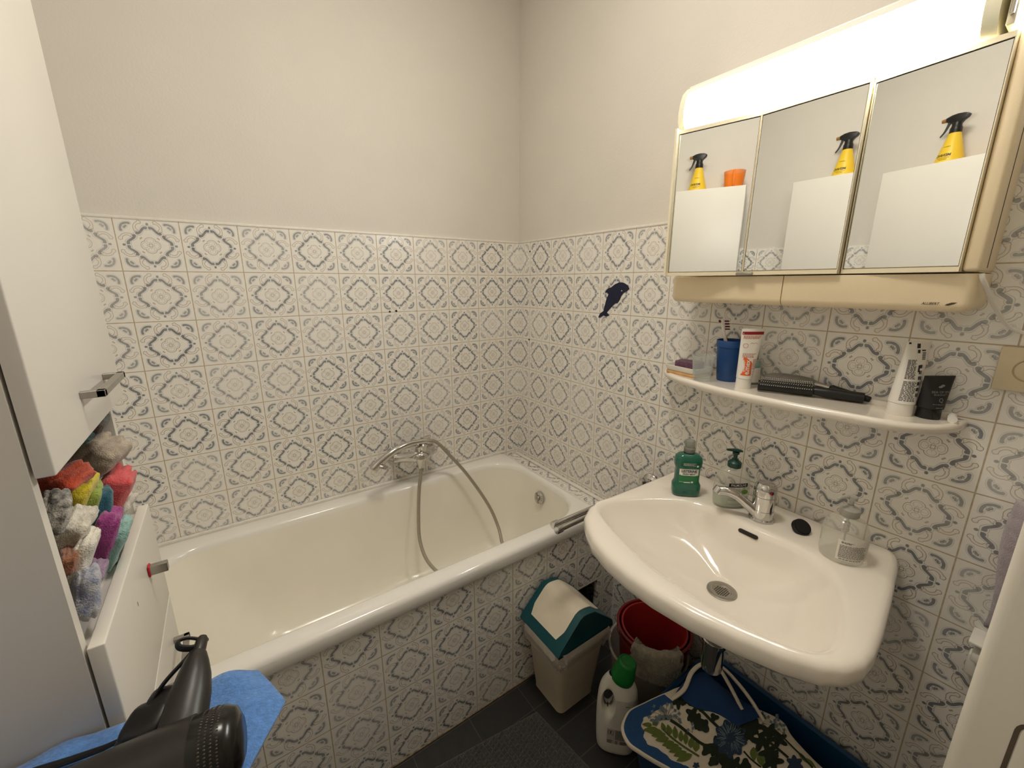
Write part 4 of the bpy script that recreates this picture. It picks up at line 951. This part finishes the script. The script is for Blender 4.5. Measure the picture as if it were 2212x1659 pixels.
# detergent bottle
dtp = V((-.362,-1.040,0)); wd = Matrix.Rotation(math.radians(-12),3,'Z')@Wd; nd = Matrix.Rotation(math.radians(-12),3,'Z')@Nd
dt = thing('detergent_bottle', 'white detergent bottle with handle hole and green cap on the floor', 'detergent bottle', dtp)
def DP2(a, z, t): return dtp + wd*a + nd*t + V((0,0,z))
OUT = smooth_path([V(p+(0,)) for p in [(-.050,0),(-.058,.010),(-.062,.060),(-.064,.130),(-.062,.200),(-.055,.245),(-.040,.275),(-.022,.290),(.0,.293)]], 5)
OUTR = smooth_path([V(p+(0,)) for p in [(.050,0),(.056,.010),(.058,.060),(.058,.130),(.057,.200),(.053,.235),(.042,.262),(.030,.274),(.022,.283)]], 5)
HC, HA, HB = (-.031,.196), .0155, .036
def prof_at(z):
    f = lambda L: next((a.x + (b.x-a.x)*((z-a.y)/max(1e-6, b.y-a.y)) for a, b in zip(L, L[1:]) if a.y <= z <= b.y), L[-1].x)
    return f(OUT), f(OUTR)
def depth_at(a, z):
    l, r = prof_at(z); k = (a-l)/max(1e-4, r-l); k = min(1, max(0, k))
    dz = min(1, z/.012); top = max(.45, 1-max(0, z-.22)/.12)
    return .034*((1-abs(2*k-1)**3.2)**.5)*(.75+.25*dz)*top
NA = 84; zs_ = [0,.003,.008,.02,.05,.08,.11,.14,.152] + [.1565+.0016*i for i in range(50)] + [.240,.248,.256,.265,.274,.280,.2825]
g = Geo()
for sgn in (1, -1):
    vs = []; fs = []; nz_ = len(zs_)
    for i, z in enumerate(zs_):
        l, r = prof_at(z)
        for j in range(NA+1):
            a = l + (r-l)*(.5-.5*cos(PI*j/NA)); d = depth_at(a, z)
            e = ((a-HC[0])/HA)**2 + ((z-HC[1])/HB)**2
            d *= min(1, max(.0, (e-.97)*1.0))**.5 if e < 2 else 1
            vs.append(DP2(a, z, sgn*d))
    for i in range(nz_-1):
        for j in range(NA):
            a = sum((vs[q]-dtp).dot(wd) for q in (i*(NA+1)+j, i*(NA+1)+j+1))/2; z = (zs_[i]+zs_[i+1])/2
            if ((a-HC[0])/HA)**2 + ((z-HC[1])/HB)**2 < .98: continue
            fs.append([i*(NA+1)+j, i*(NA+1)+j+1, (i+1)*(NA+1)+j+1, (i+1)*(NA+1)+j])
    g.add(vs, fs)
body = obj('bottle_body', g, mat('white_hdpe', (222,218,208), .38, vary=.02), dt, sharp=60)
capg = mat('green_cap', (18,112,44), .36, vary=.08, scale=90)
cb = dtp + wd*.004 + V((0,0,.268)); ca = V((0,0,1)) + wd*.22
g = Geo(); g.lathe([(.0305,0),(.0345,.004),(.0350,.020),(.0335,.030),(.0290,.048),(.0275,.062),(.0260,.068),(.0225,.0705),(.0215,.068),(.001,.0675)], cb, ca, 40); obj('cap', g, capg, dt, sharp=45)
g = Geo(); f5 = lambda a, z: DP2(a, z, depth_at(a, z)+.0007)
quad(g, f5, -.030,.046,.052,.108,10); lb = obj('label', g, mat('label_grey', (186,182,174), .5), body, smooth=False)
g = Geo(); f6 = lambda a, z: DP2(a, z, depth_at(a, z)+.0014)
for s in (0,1,2,3):
    q = [PI/4+PI/2*k for k in range(4)]; c_ = (-.019,.094)
    A_, B_ = q[s], q[(s+1)%4]
    g.add([f6(c_[0]+r*cos(t), c_[1]+r*sin(t)) for r, t in ((.0115,A_),(.0115,B_),(.0098,B_),(.0098,A_))], [[0,1,2,3]])
quad(g, f6, -.0205,-.0175,.090,.100); lines(g, f6, -.005,.040,.106,.070,14,.55,71)
quad(g, f6, .026,.032,.0945,.1005)
for i in range(13): quad(g, f6, .010+i*.0016, .0108+i*.0016+(.0004 if i%3 == 0 else 0), .053,.066)
for i in range(3): lettering(g, ('XL','II','A')[i], .008, lambda a, b, i=i: f6(a-.024, b+.062-i*.0045)) if False else None
lines(g, f6, -.028,-.012,.066,.052,3,.6,72); lines(g, f6, -.004,.004,.066,.053,4,.6,73); lines(g, f6, .020,.034,.205,.200,1,.5,74)
obj('small_print', g, mat('dark_grey_print', (62,60,58), .5), lb, smooth=False)

# blue storage tub
st = thing('storage_tub', 'dark blue plastic tub under the basin beneath the floral bag', 'tub', (-.25,-1.40,0))
bx = lambda d, z, r=.03: rrect(-.446+d, -.022-d, -1.640+d, -1.132-d, r, z, 6)
obj('tub_body', Geo().loft([bx(.045,0), bx(.040,.006), bx(.008,.235), bx(.0,.240), bx(.0,.250), bx(.006,.252), bx(.013,.247), bx(.046,.012)]), mat('blue_tub_plastic', (16,60,96), .4, vary=.06), st, sharp=45)
# floral bag lying over the tub
fb = thing('floral_bag', 'cream cotton bag printed with green leaves and blue flowers', 'bag', (-.28,-1.33,.25))
def bz(x, y):
    c = ((x+.29)*.9)**2 + ((y+1.32)*.75)**2
    return .2665 + .010*max(0, 1-c*30) + .0035*sin(x*34+y*12) + .0025*sin(y*41-x*17)
BO = closed([(-.434,-1.120),(-.402,-1.116),(-.350,-1.131),(-.292,-1.151),(-.235,-1.163),(-.201,-1.183),(-.152,-1.240),(-.118,-1.306),(-.092,-1.378),(-.112,-1.412),(-.128,-1.470),(-.150,-1.545),(-.22,-1.575),(-.33,-1.54),(-.42,-1.43),(-.446,-1.300),(-.452,-1.275),(-.470,-1.237),(-.481,-1.203),(-.487,-1.171),(-.472,-1.139)], 5)
bc = V((-.29,-1.33,0)); nb = len(BO)
def bring(k, dz=0.): return [V((bc.x+(x-bc.x)*k, bc.y+(y-bc.y)*k, bz(bc.x+(x-bc.x)*k, bc.y+(y-bc.y)*k) + dz)) for x, y in BO]
cot = mat('cream_cotton', (222,212,194), .9, vary=.05, scale=120, bump=.5, bscale=700)
g = Geo(); g.loft([bring(k, dz) for k, dz in ((.01,-.0130),(.9,-.013),(.99,-.012),(1.0,-.006),(.995,-.001),(.985,0),(.93,0),(.85,0),(.72,0),(.58,0),(.44,0),(.3,0),(.16,0),(.01,0))])
body = obj('bag_body', g, cot, fb, sharp=60)
# the blue wavy border runs along the left and lower side
g = Geo(); blue = mat('print_blue', (34,74,122), .9, vary=.1, scale=140)
sel = [i for i in range(nb) if (BO[i][0] < -.30 and BO[i][1] > -1.50)]
sel.sort(key=lambda i: math.atan2(BO[i][1]-bc.y, -(BO[i][0]-bc.x)))
wv = lambda i: .018*sin(i*.55)+.010*sin(i*1.3+1)
P1 = []; P2 = []
for n_, i in enumerate(sel):
    for L, k in ((P1, .972), (P2, .80+wv(n_))):
        x, y = bc.x+(BO[i][0]-bc.x)*k, bc.y+(BO[i][1]-bc.y)*k; L.append((x, y))
rows = []
for t in range(7):
    rows.append([V((a[0]+(b_[0]-a[0])*t/6, a[1]+(b_[1]-a[1])*t/6, 0)) for a, b_ in zip(P1, P2)])
for r_ in rows:
    for p in r_: p.z = bz(p.x, p.y) + .0009
g.loft(rows, False, False, closed=False); obj('blue_border', g, blue, body, smooth=True)
# the printed plants, drawn in a flat sheet of their own and laid on the cloth
def sheet(a, c, up=.0014):
    w = 2.69e-07*a + .000233814*c + 1
    x = (.000230255*a - .000320164*c - .403886897)/w; y = (-.000160355*a - .000447788*c - 1.07710569)/w
    return V((x, y, bz(x, y) + up))
def blob(g, P, up):
    P = [V((p[0], p[1], 0)) for p in P]; c = sum(P, V())/len(P)
    g.add([sheet(c.x, c.y, up)] + [sheet(p.x, p.y, up) for p in P], [[0, i+1, (i+1) % len(P)+1] for i in range(len(P))])
def leaf(g, x0, y0, x1, y1, w, up=.0014, n=9):
    dx, dy = x1-x0, y1-y0; L = math.hypot(dx, dy); ux, uy = dx/L, dy/L; P = []
    for i in range(n+1): t = i/n; P.append((x0+dx*t - uy*w*sin(PI*t**.8), y0+dy*t + ux*w*sin(PI*t**.8)))
    for i in range(n-1, 0, -1): t = i/n; P.append((x0+dx*t + uy*w*sin(PI*t**.8), y0+dy*t - ux*w*sin(PI*t**.8)))
    blob(g, P, up)
def stem(g, pts, w, up=.0017):
    P = smooth_path([V((p[0], p[1], 0)) for p in pts], 6)
    for a, b_ in zip(P, P[1:]):
        d = (b_-a).normalized(); n = V((-d.y, d.x, 0))*w
        g.add([sheet(*(q.x, q.y), up) for q in (a-n, b_-n, b_+n, a+n)], [[0,1,2,3]])
def lobes(g, cx, cy, r, k, n, rot=0., up=.0015, sq=1.):
    blob(g, [(cx + r*(1+k*cos(n*t))*cos(t+rot), cy + sq*r*(1+k*cos(n*t))*sin(t+rot)) for t in [2*PI*i/60 for i in range(60)]], up)
gl_, gd, gk, gy = Geo(), Geo(), Geo(), Geo()
# light green fern frond
for x0,y0,x1,y1,w in ((330,320,225,300,26),(385,360,228,372,30),(440,400,265,385,36),(470,420,318,440,34),(505,460,360,490,36),(560,500,430,545,36),(610,530,470,570,34),(640,560,500,610,36),(690,600,548,650,36),(745,630,580,700,42),
                      (460,390,430,290,26),(520,420,490,310,30),(575,460,565,322,30),(630,490,630,365,28),(680,520,680,375,26),(730,560,745,430,34),(780,600,800,470,34),(370,330,350,262,30)): leaf(gl_, x0,y0,x1,y1,w)
stem(gy, [(440,365),(520,440),(640,530),(740,600),(815,655)], 11)
for x0,y0,x1,y1,w in ((1000,20,960,-40,30),(1060,40,1020,-60,34),(1120,60,1100,-30,30),(1180,70,1270,60,30),(1100,110,1030,70,28),(1190,110,1110,170,30),(1380,560,1390,700,40),(1440,620,1480,760,40),(1850,600,1960,720,24),(1920,650,2040,760,26)): leaf(gl_, x0,y0,x1,y1,w)
# dark leaves
for a in ((600,90,62,.35,5,.3),(690,60,70,.3,5,1.),(770,60,50,.3,4,.2),(745,215,60,.3,4,.6),(800,290,62,.3,4,.2),(865,350,58,.25,3,.9),(970,270,42,.25,3,0.),(860,130,60,.3,4,.5),(1200,250,70,.3,4,.2),(1290,330,92,.35,5,.4),(1400,330,78,.3,4,.1),(1330,430,84,.35,5,.9),
          (1540,400,92,.35,5,.2),(1640,480,82,.35,5,.6),(900,590,58,.25,3,.2),(1000,560,84,.35,5,.8),(1040,650,80,.35,5,.1),(1110,730,80,.3,4,.5),(960,720,50,.2,3,.3),(1190,720,60,.3,4,.6),(1450,510,76,.35,4,.3),(1540,620,84,.35,5,.5),(1580,710,88,.35,5,.1),(1300,730,56,.2,3,.5)): lobes(gd, *a[:5], rot=a[5])
stem(gk, [(520,270),(620,330),(740,430),(820,500),(890,545)], 15); stem(gk, [(730,100),(850,200),(930,290),(1010,370)], 14)
stem(gk, [(1400,400),(1500,480),(1620,580),(1740,680)], 13); stem(gk, [(1560,320),(1700,460),(1800,560),(1900,650),(2000,760)], 9); stem(gk, [(1280,600),(1360,680),(1460,760)], 8); stem(gk, [(930,580),(1000,690),(1060,765)], 5)
# blue flowers
FL = []
for q in ((1140,480,160,.12,9,.2,.0021,1.1),(960,90,92,.25,6,.3),(890,20,70,.2,5,.1),(1810,735,78,.22,6,.4),(785,755,32,.2,5,.4)): gf = Geo(); lobes(gf, *q); FL.append(gf)
gs = Geo(); rr2 = random.Random(5)
for i in range(44):
    t = 2*PI*i/44 + rr2.uniform(-.05,.05); r0, r1 = rr2.uniform(40,70), rr2.uniform(105,160)
    stem(gs, [(1140+r0*cos(t), 480+1.1*r0*sin(t)), (1140+(r0+r1)/2*cos(t+.10), 480+1.1*(r0+r1)/2*sin(t+.10)), (1140+r1*cos(t+.12), 480+1.1*r1*sin(t+.12))], 2.6, .0025)
gm = Geo()
for cx, cy, n_, sx_, sy_ in ((455,205,34,170,90),(1330,170,26,190,70),(1570,270,12,90,70),(720,335,3,40,40),(1690,370,5,60,70)):
    for i in range(n_):
        x, y = cx+rr2.uniform(-1,1)*sx_, cy+rr2.uniform(-1,1)*sy_; lobes(gm, x, y, 15, .25, 4, rr2.uniform(0,3), .0020); stem(gk, [(x,y),((x+cx)/2+8,(y+cy)/2+20),(cx+30,cy+60)], 1.4, .0016)
for nm, q, c in (('pale_leaves', gl_, (98,112,52)), ('dark_leaves', gd, (34,44,30)), ('stems', gk, (36,48,28)), ('green_stalk', gy, (84,98,48)), ('petal_lines', gs, (120,140,150)), ('small_blossoms', gm, (104,120,130))) + tuple(('blue_flower', q, (44,62,86)) for q in FL):
    obj(nm, q, mat('print_'+nm, c, .9, vary=.12, scale=200), body, smooth=False)
# straps and the blue lining
g = Geo()
g.tube([(-.300,-1.168,.268),(-.262,-1.186,.300),(-.215,-1.178,.322),(-.178,-1.184,.334),(-.150,-1.200,.334),(-.140,-1.222,.326),(-.150,-1.262,.305),(-.165,-1.305,.280)], .0052, 8, 6, flat=1.6); obj('strap', g, cot, fb); g = Geo()
g.tube([(-.150,-1.205,.330),(-.128,-1.222,.326),(-.122,-1.262,.310),(-.128,-1.310,.292),(-.140,-1.352,.272)], .0048, 8, 6, flat=1.7)
obj('strap', g, cot, fb)
g = Geo(); g.grid(lambda u, v: V((-.275+.135*u + .02*v, -1.168-.145*v-.03*u, .262 + .055*sin(PI*(u*.9+.05))*(1-v*.75) + .004*sin(9*u+5*v))), 14, 14, .003)
obj('lining', g, mat('blue_lining', (24,60,108), .9, vary=.1, bump=.3), fb, sharp=80)

# bath mat
e1, e2 = V((-.9926,.1213,0)), V((.1213,-.9926,0)); o_ = V((-.5035,-.8165,0)); LW, LH = .52, .72
g = Geo()
def matfn(u, v):
    a, b_ = u*LW, v*LH; edge = min(a, LW-a, b_, LH-b_)
    row = a/.0150; h = abs(sin(PI*row))**.8*abs(sin(PI*b_/.0130 + .5*PI*(int(row) % 2)))**.8
    h *= .75 + .5*noise.noise(V((a*210, b_*210, 0)))
    j = .0035*noise.noise(V((a*60, b_*60, 3)))
    k = min(1, max(0, (edge-.006)/.006))
    p = o_ + e1*(a+j*.4) + e2*(b_+j*.4); p.z = .005 + .018*h*k + .003*min(1, edge/.004); return p
g.grid(matfn, 260, 390, 0)
g.loft([[o_+e1*a+e2*b_+V((0,0,z)) for a, b_ in ((0,0),(LW,0),(LW,LH),(0,LH))] for z in (.0005,.0065)], True, False)
tag(obj('bath_mat', g, mat('charcoal_chenille', (70,69,67), .95, vary=.2, scale=300, sheen=.3), loc=o_+e1*.26+e2*.36, sharp=180), 'dark grey nubby bath mat on the dark floor tiles', 'bath mat')

# ------------------------------------------------------------------ foreground: low cabinet, blue towel, hair dryer
lc_ = thing('low_cabinet', 'low white cabinet under the blue towel at the left foreground', 'cabinet', (-1.445,-1.44,0))
obj('cabinet_body', Geo().box(XC+.002, -1.280, -1.76, -1.126, .05, .918, .002), M['cab'], lc_); obj('cabinet_top', Geo().box(XC+.002, -1.276, -1.765, -1.122, .9182, .934, .003), M['cab'], lc_)
obj('plinth', Geo().box(XC+.01, -1.30, -1.74, -1.15, 0, .05), M['gapdark'], lc_)
def twl(u, v):
    x = -1.605 + u*.40; y = -1.112 - v*.50
    lim = -1.206 - .030*abs(v*.50-.068)/.05*(1 if v*.5 > .068 else .62) if v*.5 < .16 else -1.262
    x = min(x, max(lim, -1.264)) if u > .8 else x
    if u > .8: x = -1.285 + (max(lim, -1.262)+1.285)*(u-.8)/.2
    over = max(0, x+1.272); z = .9405 + .0035*noise.noise(V((x*14, y*14, 1))) + .002*noise.noise(V((x*40, y*40, 4))) - over*over*4.2 + .006*max(0, 1-abs(v*.5-.06)/.05)*min(1, over/.03)
    if v < .02: z -= .002
    return V((x, y + .004*sin(u*17)*(1-v), z + .004*max(0, 1-v*12)*(1 + sin(u*30))*.5))
g = Geo(); g.grid(twl, 90, 90, -.005)
tag(obj('blue_towel', g, mat('blue_microfibre', (86,132,196), .95, vary=.16, scale=160, bump=.9, bscale=380, sheen=.3), loc=(-1.4,-1.3,.935), sharp=180), 'blue towel spread under the hair dryer with a corner sticking out', 'towel')
hdr = thing('hair_dryer', 'black hair dryer with folded up handle lying on the blue towel', 'hair dryer', (-1.33,-1.21,.945))
K0, K1 = V((-1.2470,-1.2480,.9780)), V((-1.470,-1.217,.968)); ka = (K1-K0).normalized()
prof = [(.001,0),(.020,.001),(.0290,.005),(.0335,.013),(.0350,.022),(.0352,.040),(.0352,.0405),(.0365,.0412),(.0365,.055),(.0368,.085),(.0360,.115),(.0335,.150),(.0300,.180),(.0275,.205),(.0265,.2285)]
g = Geo(); g.lathe(prof[6:], K0, ka, 48, cap0=False); bdy = obj('barrel', g, mat('satin_black_dryer', (40,37,34), .36, vary=.08), hdr, sharp=40)
g = Geo(); g.lathe(prof[:7], K0, ka, 48, cap1=False)
gr = obj('intake_cover', g, mat('glossy_black', (18,16,15), .22), hdr, sharp=50)
u_ = ka.orthogonal().normalized(); w_ = ka.cross(u_)
g = Geo()
for i in range(72):
    q = 2*PI*i/72
    for j in range(4):
        r_, h_ = .0350+.0004, .0165+j*.0048; dr_ = u_*cos(q)+w_*sin(q); g.ell(K0+ka*h_+dr_*(.0338+.0012*min(1,j)), (dr_*.0009, ka*.0013, ka.cross(dr_)*.0010), 5, 4)
obj('intake_mesh', g, mat('mesh_dark', (62,54,46), .35), gr)
G0, G1 = V((-1.300,-1.212,.985)), V((-1.2745,-1.1275,1.020)); ga = (G1-G0).normalized(); gw = ga.cross(V((-.06,.57,-.5))).normalized(); gn = ga.cross(gw)
g = Geo(); LG = (G1-G0).length
g.loft([[G0+ga*(LG*t) + gw*(w*cos(q)+sh_) + gn*(d*sin(q)) for q in [2*PI*i/28 for i in range(28)]] for t, w, d, sh_ in ((-.15,.0215,.016,0),(.1,.0215,.017,0),(.35,.0200,.016,.001),(.55,.0165,.0145,.002),(.70,.0125,.012,.0035),(.80,.0085,.009,.004),(.82,.0068,.0068,.004),(.96,.0062,.0062,.004),(1.0,.004,.004,.004))])
obj('handle', g, mat('satin_black_dryer', (40,37,34), .36), hdr, sharp=45)
g = Geo(); c = G1+ga*(-.004)+gw*.0; lp_ = [c+gw*.004, c+gw*.018+ga*.003, c+gw*.027+ga*.0, c+gw*.024-ga*.007, c+gw*.012-ga*.009, c+gw*.004-ga*.006]
g.tube(lp_, .0019, 8, 6, flat=2.2); obj('hanging_loop', g, M['rubber'], hdr)
g = Geo(); g.ell((-1.331,-1.170,.966), (V((.020,-.012,.004)), V((.010,.017,.006)), V((-.004,-.003,.021))), 24, 14, .55)
g.ell((-1.318,-1.158,.978), (V((.014,-.008,.002)), V((.007,.012,.004)), V((-.003,-.002,.015))), 20, 12, .6); g.ell((-1.345,-1.178,.962), (V((.012,-.008,.002)), V((.006,.014,.003)), V((-.003,-.002,.014))), 20, 12, .5)
obj('hinge_switch', g, M['black'], hdr, sharp=50)
g = Geo(); g.tube([(-1.2745,-1.1285,1.016),(-1.2835,-1.1340,1.0170),(-1.296,-1.1434,1.012),(-1.3161,-1.152,1.0),(-1.3311,-1.1600,.985),(-1.3497,-1.1660,.968),(-1.368,-1.158,.957),(-1.385,-1.150,.951),(-1.41,-1.1435,.949),(-1.44,-1.136,.948),(-1.50,-1.130,.948),(-1.58,-1.16,.948)], lambda t: .0023+.0012*min(1, max(0, (t-.5)*4)), 8, 6, flat=1.3)
obj('power_lead', g, M['rubber'], hdr)

# ------------------------------------------------------------------ door at the right, towel and holder behind it
dr = struct('door_1', Geo().box(0,.042,-.72,0,.01,2.03,.012,4, M=Matrix.Translation((-.500,-1.6685,0))), mat('door_paint', (232,226,214), .42, vary=.015, bump=.05, bscale=300), loc=(0,0,0))
DM = Matrix.Translation((-.500,-1.6685,0))
def panel(z0, z1, y0=-.66, y1=-.042):
    g = Geo(); P = rrect(y0, y1, z0, z1, .02, 0, 6); Q = rrect(y0+.006, y1-.006, z0+.006, z1-.006, .015, 0, 6)
    mk = lambda L, x: [DM @ V((x, p.x, p.y)) for p in L]
    S = lambda d: rrect(y0+d, y1-d, z0+d, z1-d, max(.004,.02-d), 0, 6)
    g.loft([mk(S(0), -.0004), mk(S(.0005), .0), mk(S(.004),.0012), mk(S(.0045),-.0008), mk(S(.012),-.0030), mk(S(.02),-.0034)], False, True)
    h = Geo(); h.loft([mk(S(-.0008), -.0006), mk(S(.0035), -.0006)], False, False)  # flat dark ring painted as the shade of the panel groove
    return g, h
for z0, z1 in ((.18,.942),(1.30,1.95)):
    g, h = panel(z0, z1); obj('door_panel', g, MATS['door_paint'], dr, sharp=50); obj('panel_groove_shade', h, mat('shadow_groove', (96,84,70), .7), dr, smooth=False)
lt = thing('hand_towel', 'lilac hand towel hanging on the wall behind the door edge', 'towel', (-.03,-1.71,.6))
g = Geo(); g.grid(lambda u, v: V((-.034-.012*sin(PI*u)-.006*sin(u*16+v*2), -1.652-.13*u+.004*sin(v*6), 1.045-.27*v)), 30, 30, .010); obj('towel_cloth', g, terry('terry_lilac2', (178,168,176)), lt, sharp=120)
obj('hook', Geo().tube([(-.0005,-1.715,1.05),(-.020,-1.715,1.052),(-.048,-1.715,1.052),(-.050,-1.715,1.070)], .004, 8, 4), M['chrome'], lt)
ph_ = thing('wall_holder', 'small white plastic holder on the tiles beside the door edge', 'holder', (0,-1.70,.68))
g = Geo(); g.box(-.055,-.0005,-1.76,-1.650,.690,.712,.004); g.box(-.030,-.0005,-1.76,-1.6455,.640,.690,.005); g.box(-.062,-.0005,-1.76,-1.642,.732,.738,.002)
obj('holder_body', g, M['white'], ph_)

# ------------------------------------------------------------------ light
cl_ = thing('ceiling_lamp', 'round flat white ceiling lamp in the middle of the bathroom ceiling', 'lamp', (-.75,-1.02,ZC-.08))
obj('lamp_base', Geo().lathe([(.001,.08),(.16,.0795),(.165,.07),(.165,.055)], (-.75,-1.02,ZC-.08), n=40), M['white'], cl_)
cm_ = mat('ceiling_diffuser', (255,246,230), .4, vary=.0, emit=1.); p = cm_.node_tree.nodes['Principled BSDF']; p.inputs['Emission Color'].default_value = CEIL_COL; p.inputs['Emission Strength'].default_value = CEIL_E
obj('lamp_diffuser', Geo().lathe([(.160,.056),(.152,.030),(.12,.010),(.06,.002),(.001,0)], (-.75,-1.02,ZC-.08), n=40, cap0=False), cm_, cl_)
sc = bpy.context.scene
w = bpy.data.worlds.new('world'); sc.world = w; w.use_nodes = True; w.node_tree.nodes['Background'].inputs[0].default_value = (.02,.02,.02,1); w.node_tree.nodes['Background'].inputs[1].default_value = .3
sc.view_settings.view_transform = 'Standard'; sc.view_settings.look = 'None'; sc.view_settings.gamma = 1; sc.view_settings.use_curve_mapping = False
sc.view_settings.exposure = EXPO
sc.cycles.max_bounces = 10; sc.cycles.diffuse_bounces = 6; sc.cycles.glossy_bounces = 6; sc.cycles.transmission_bounces = 8; sc.cycles.transparent_max_bounces = 8; sc.cycles.caustics_reflective = False; sc.cycles.caustics_refractive = False
sc.cycles.use_denoising = True
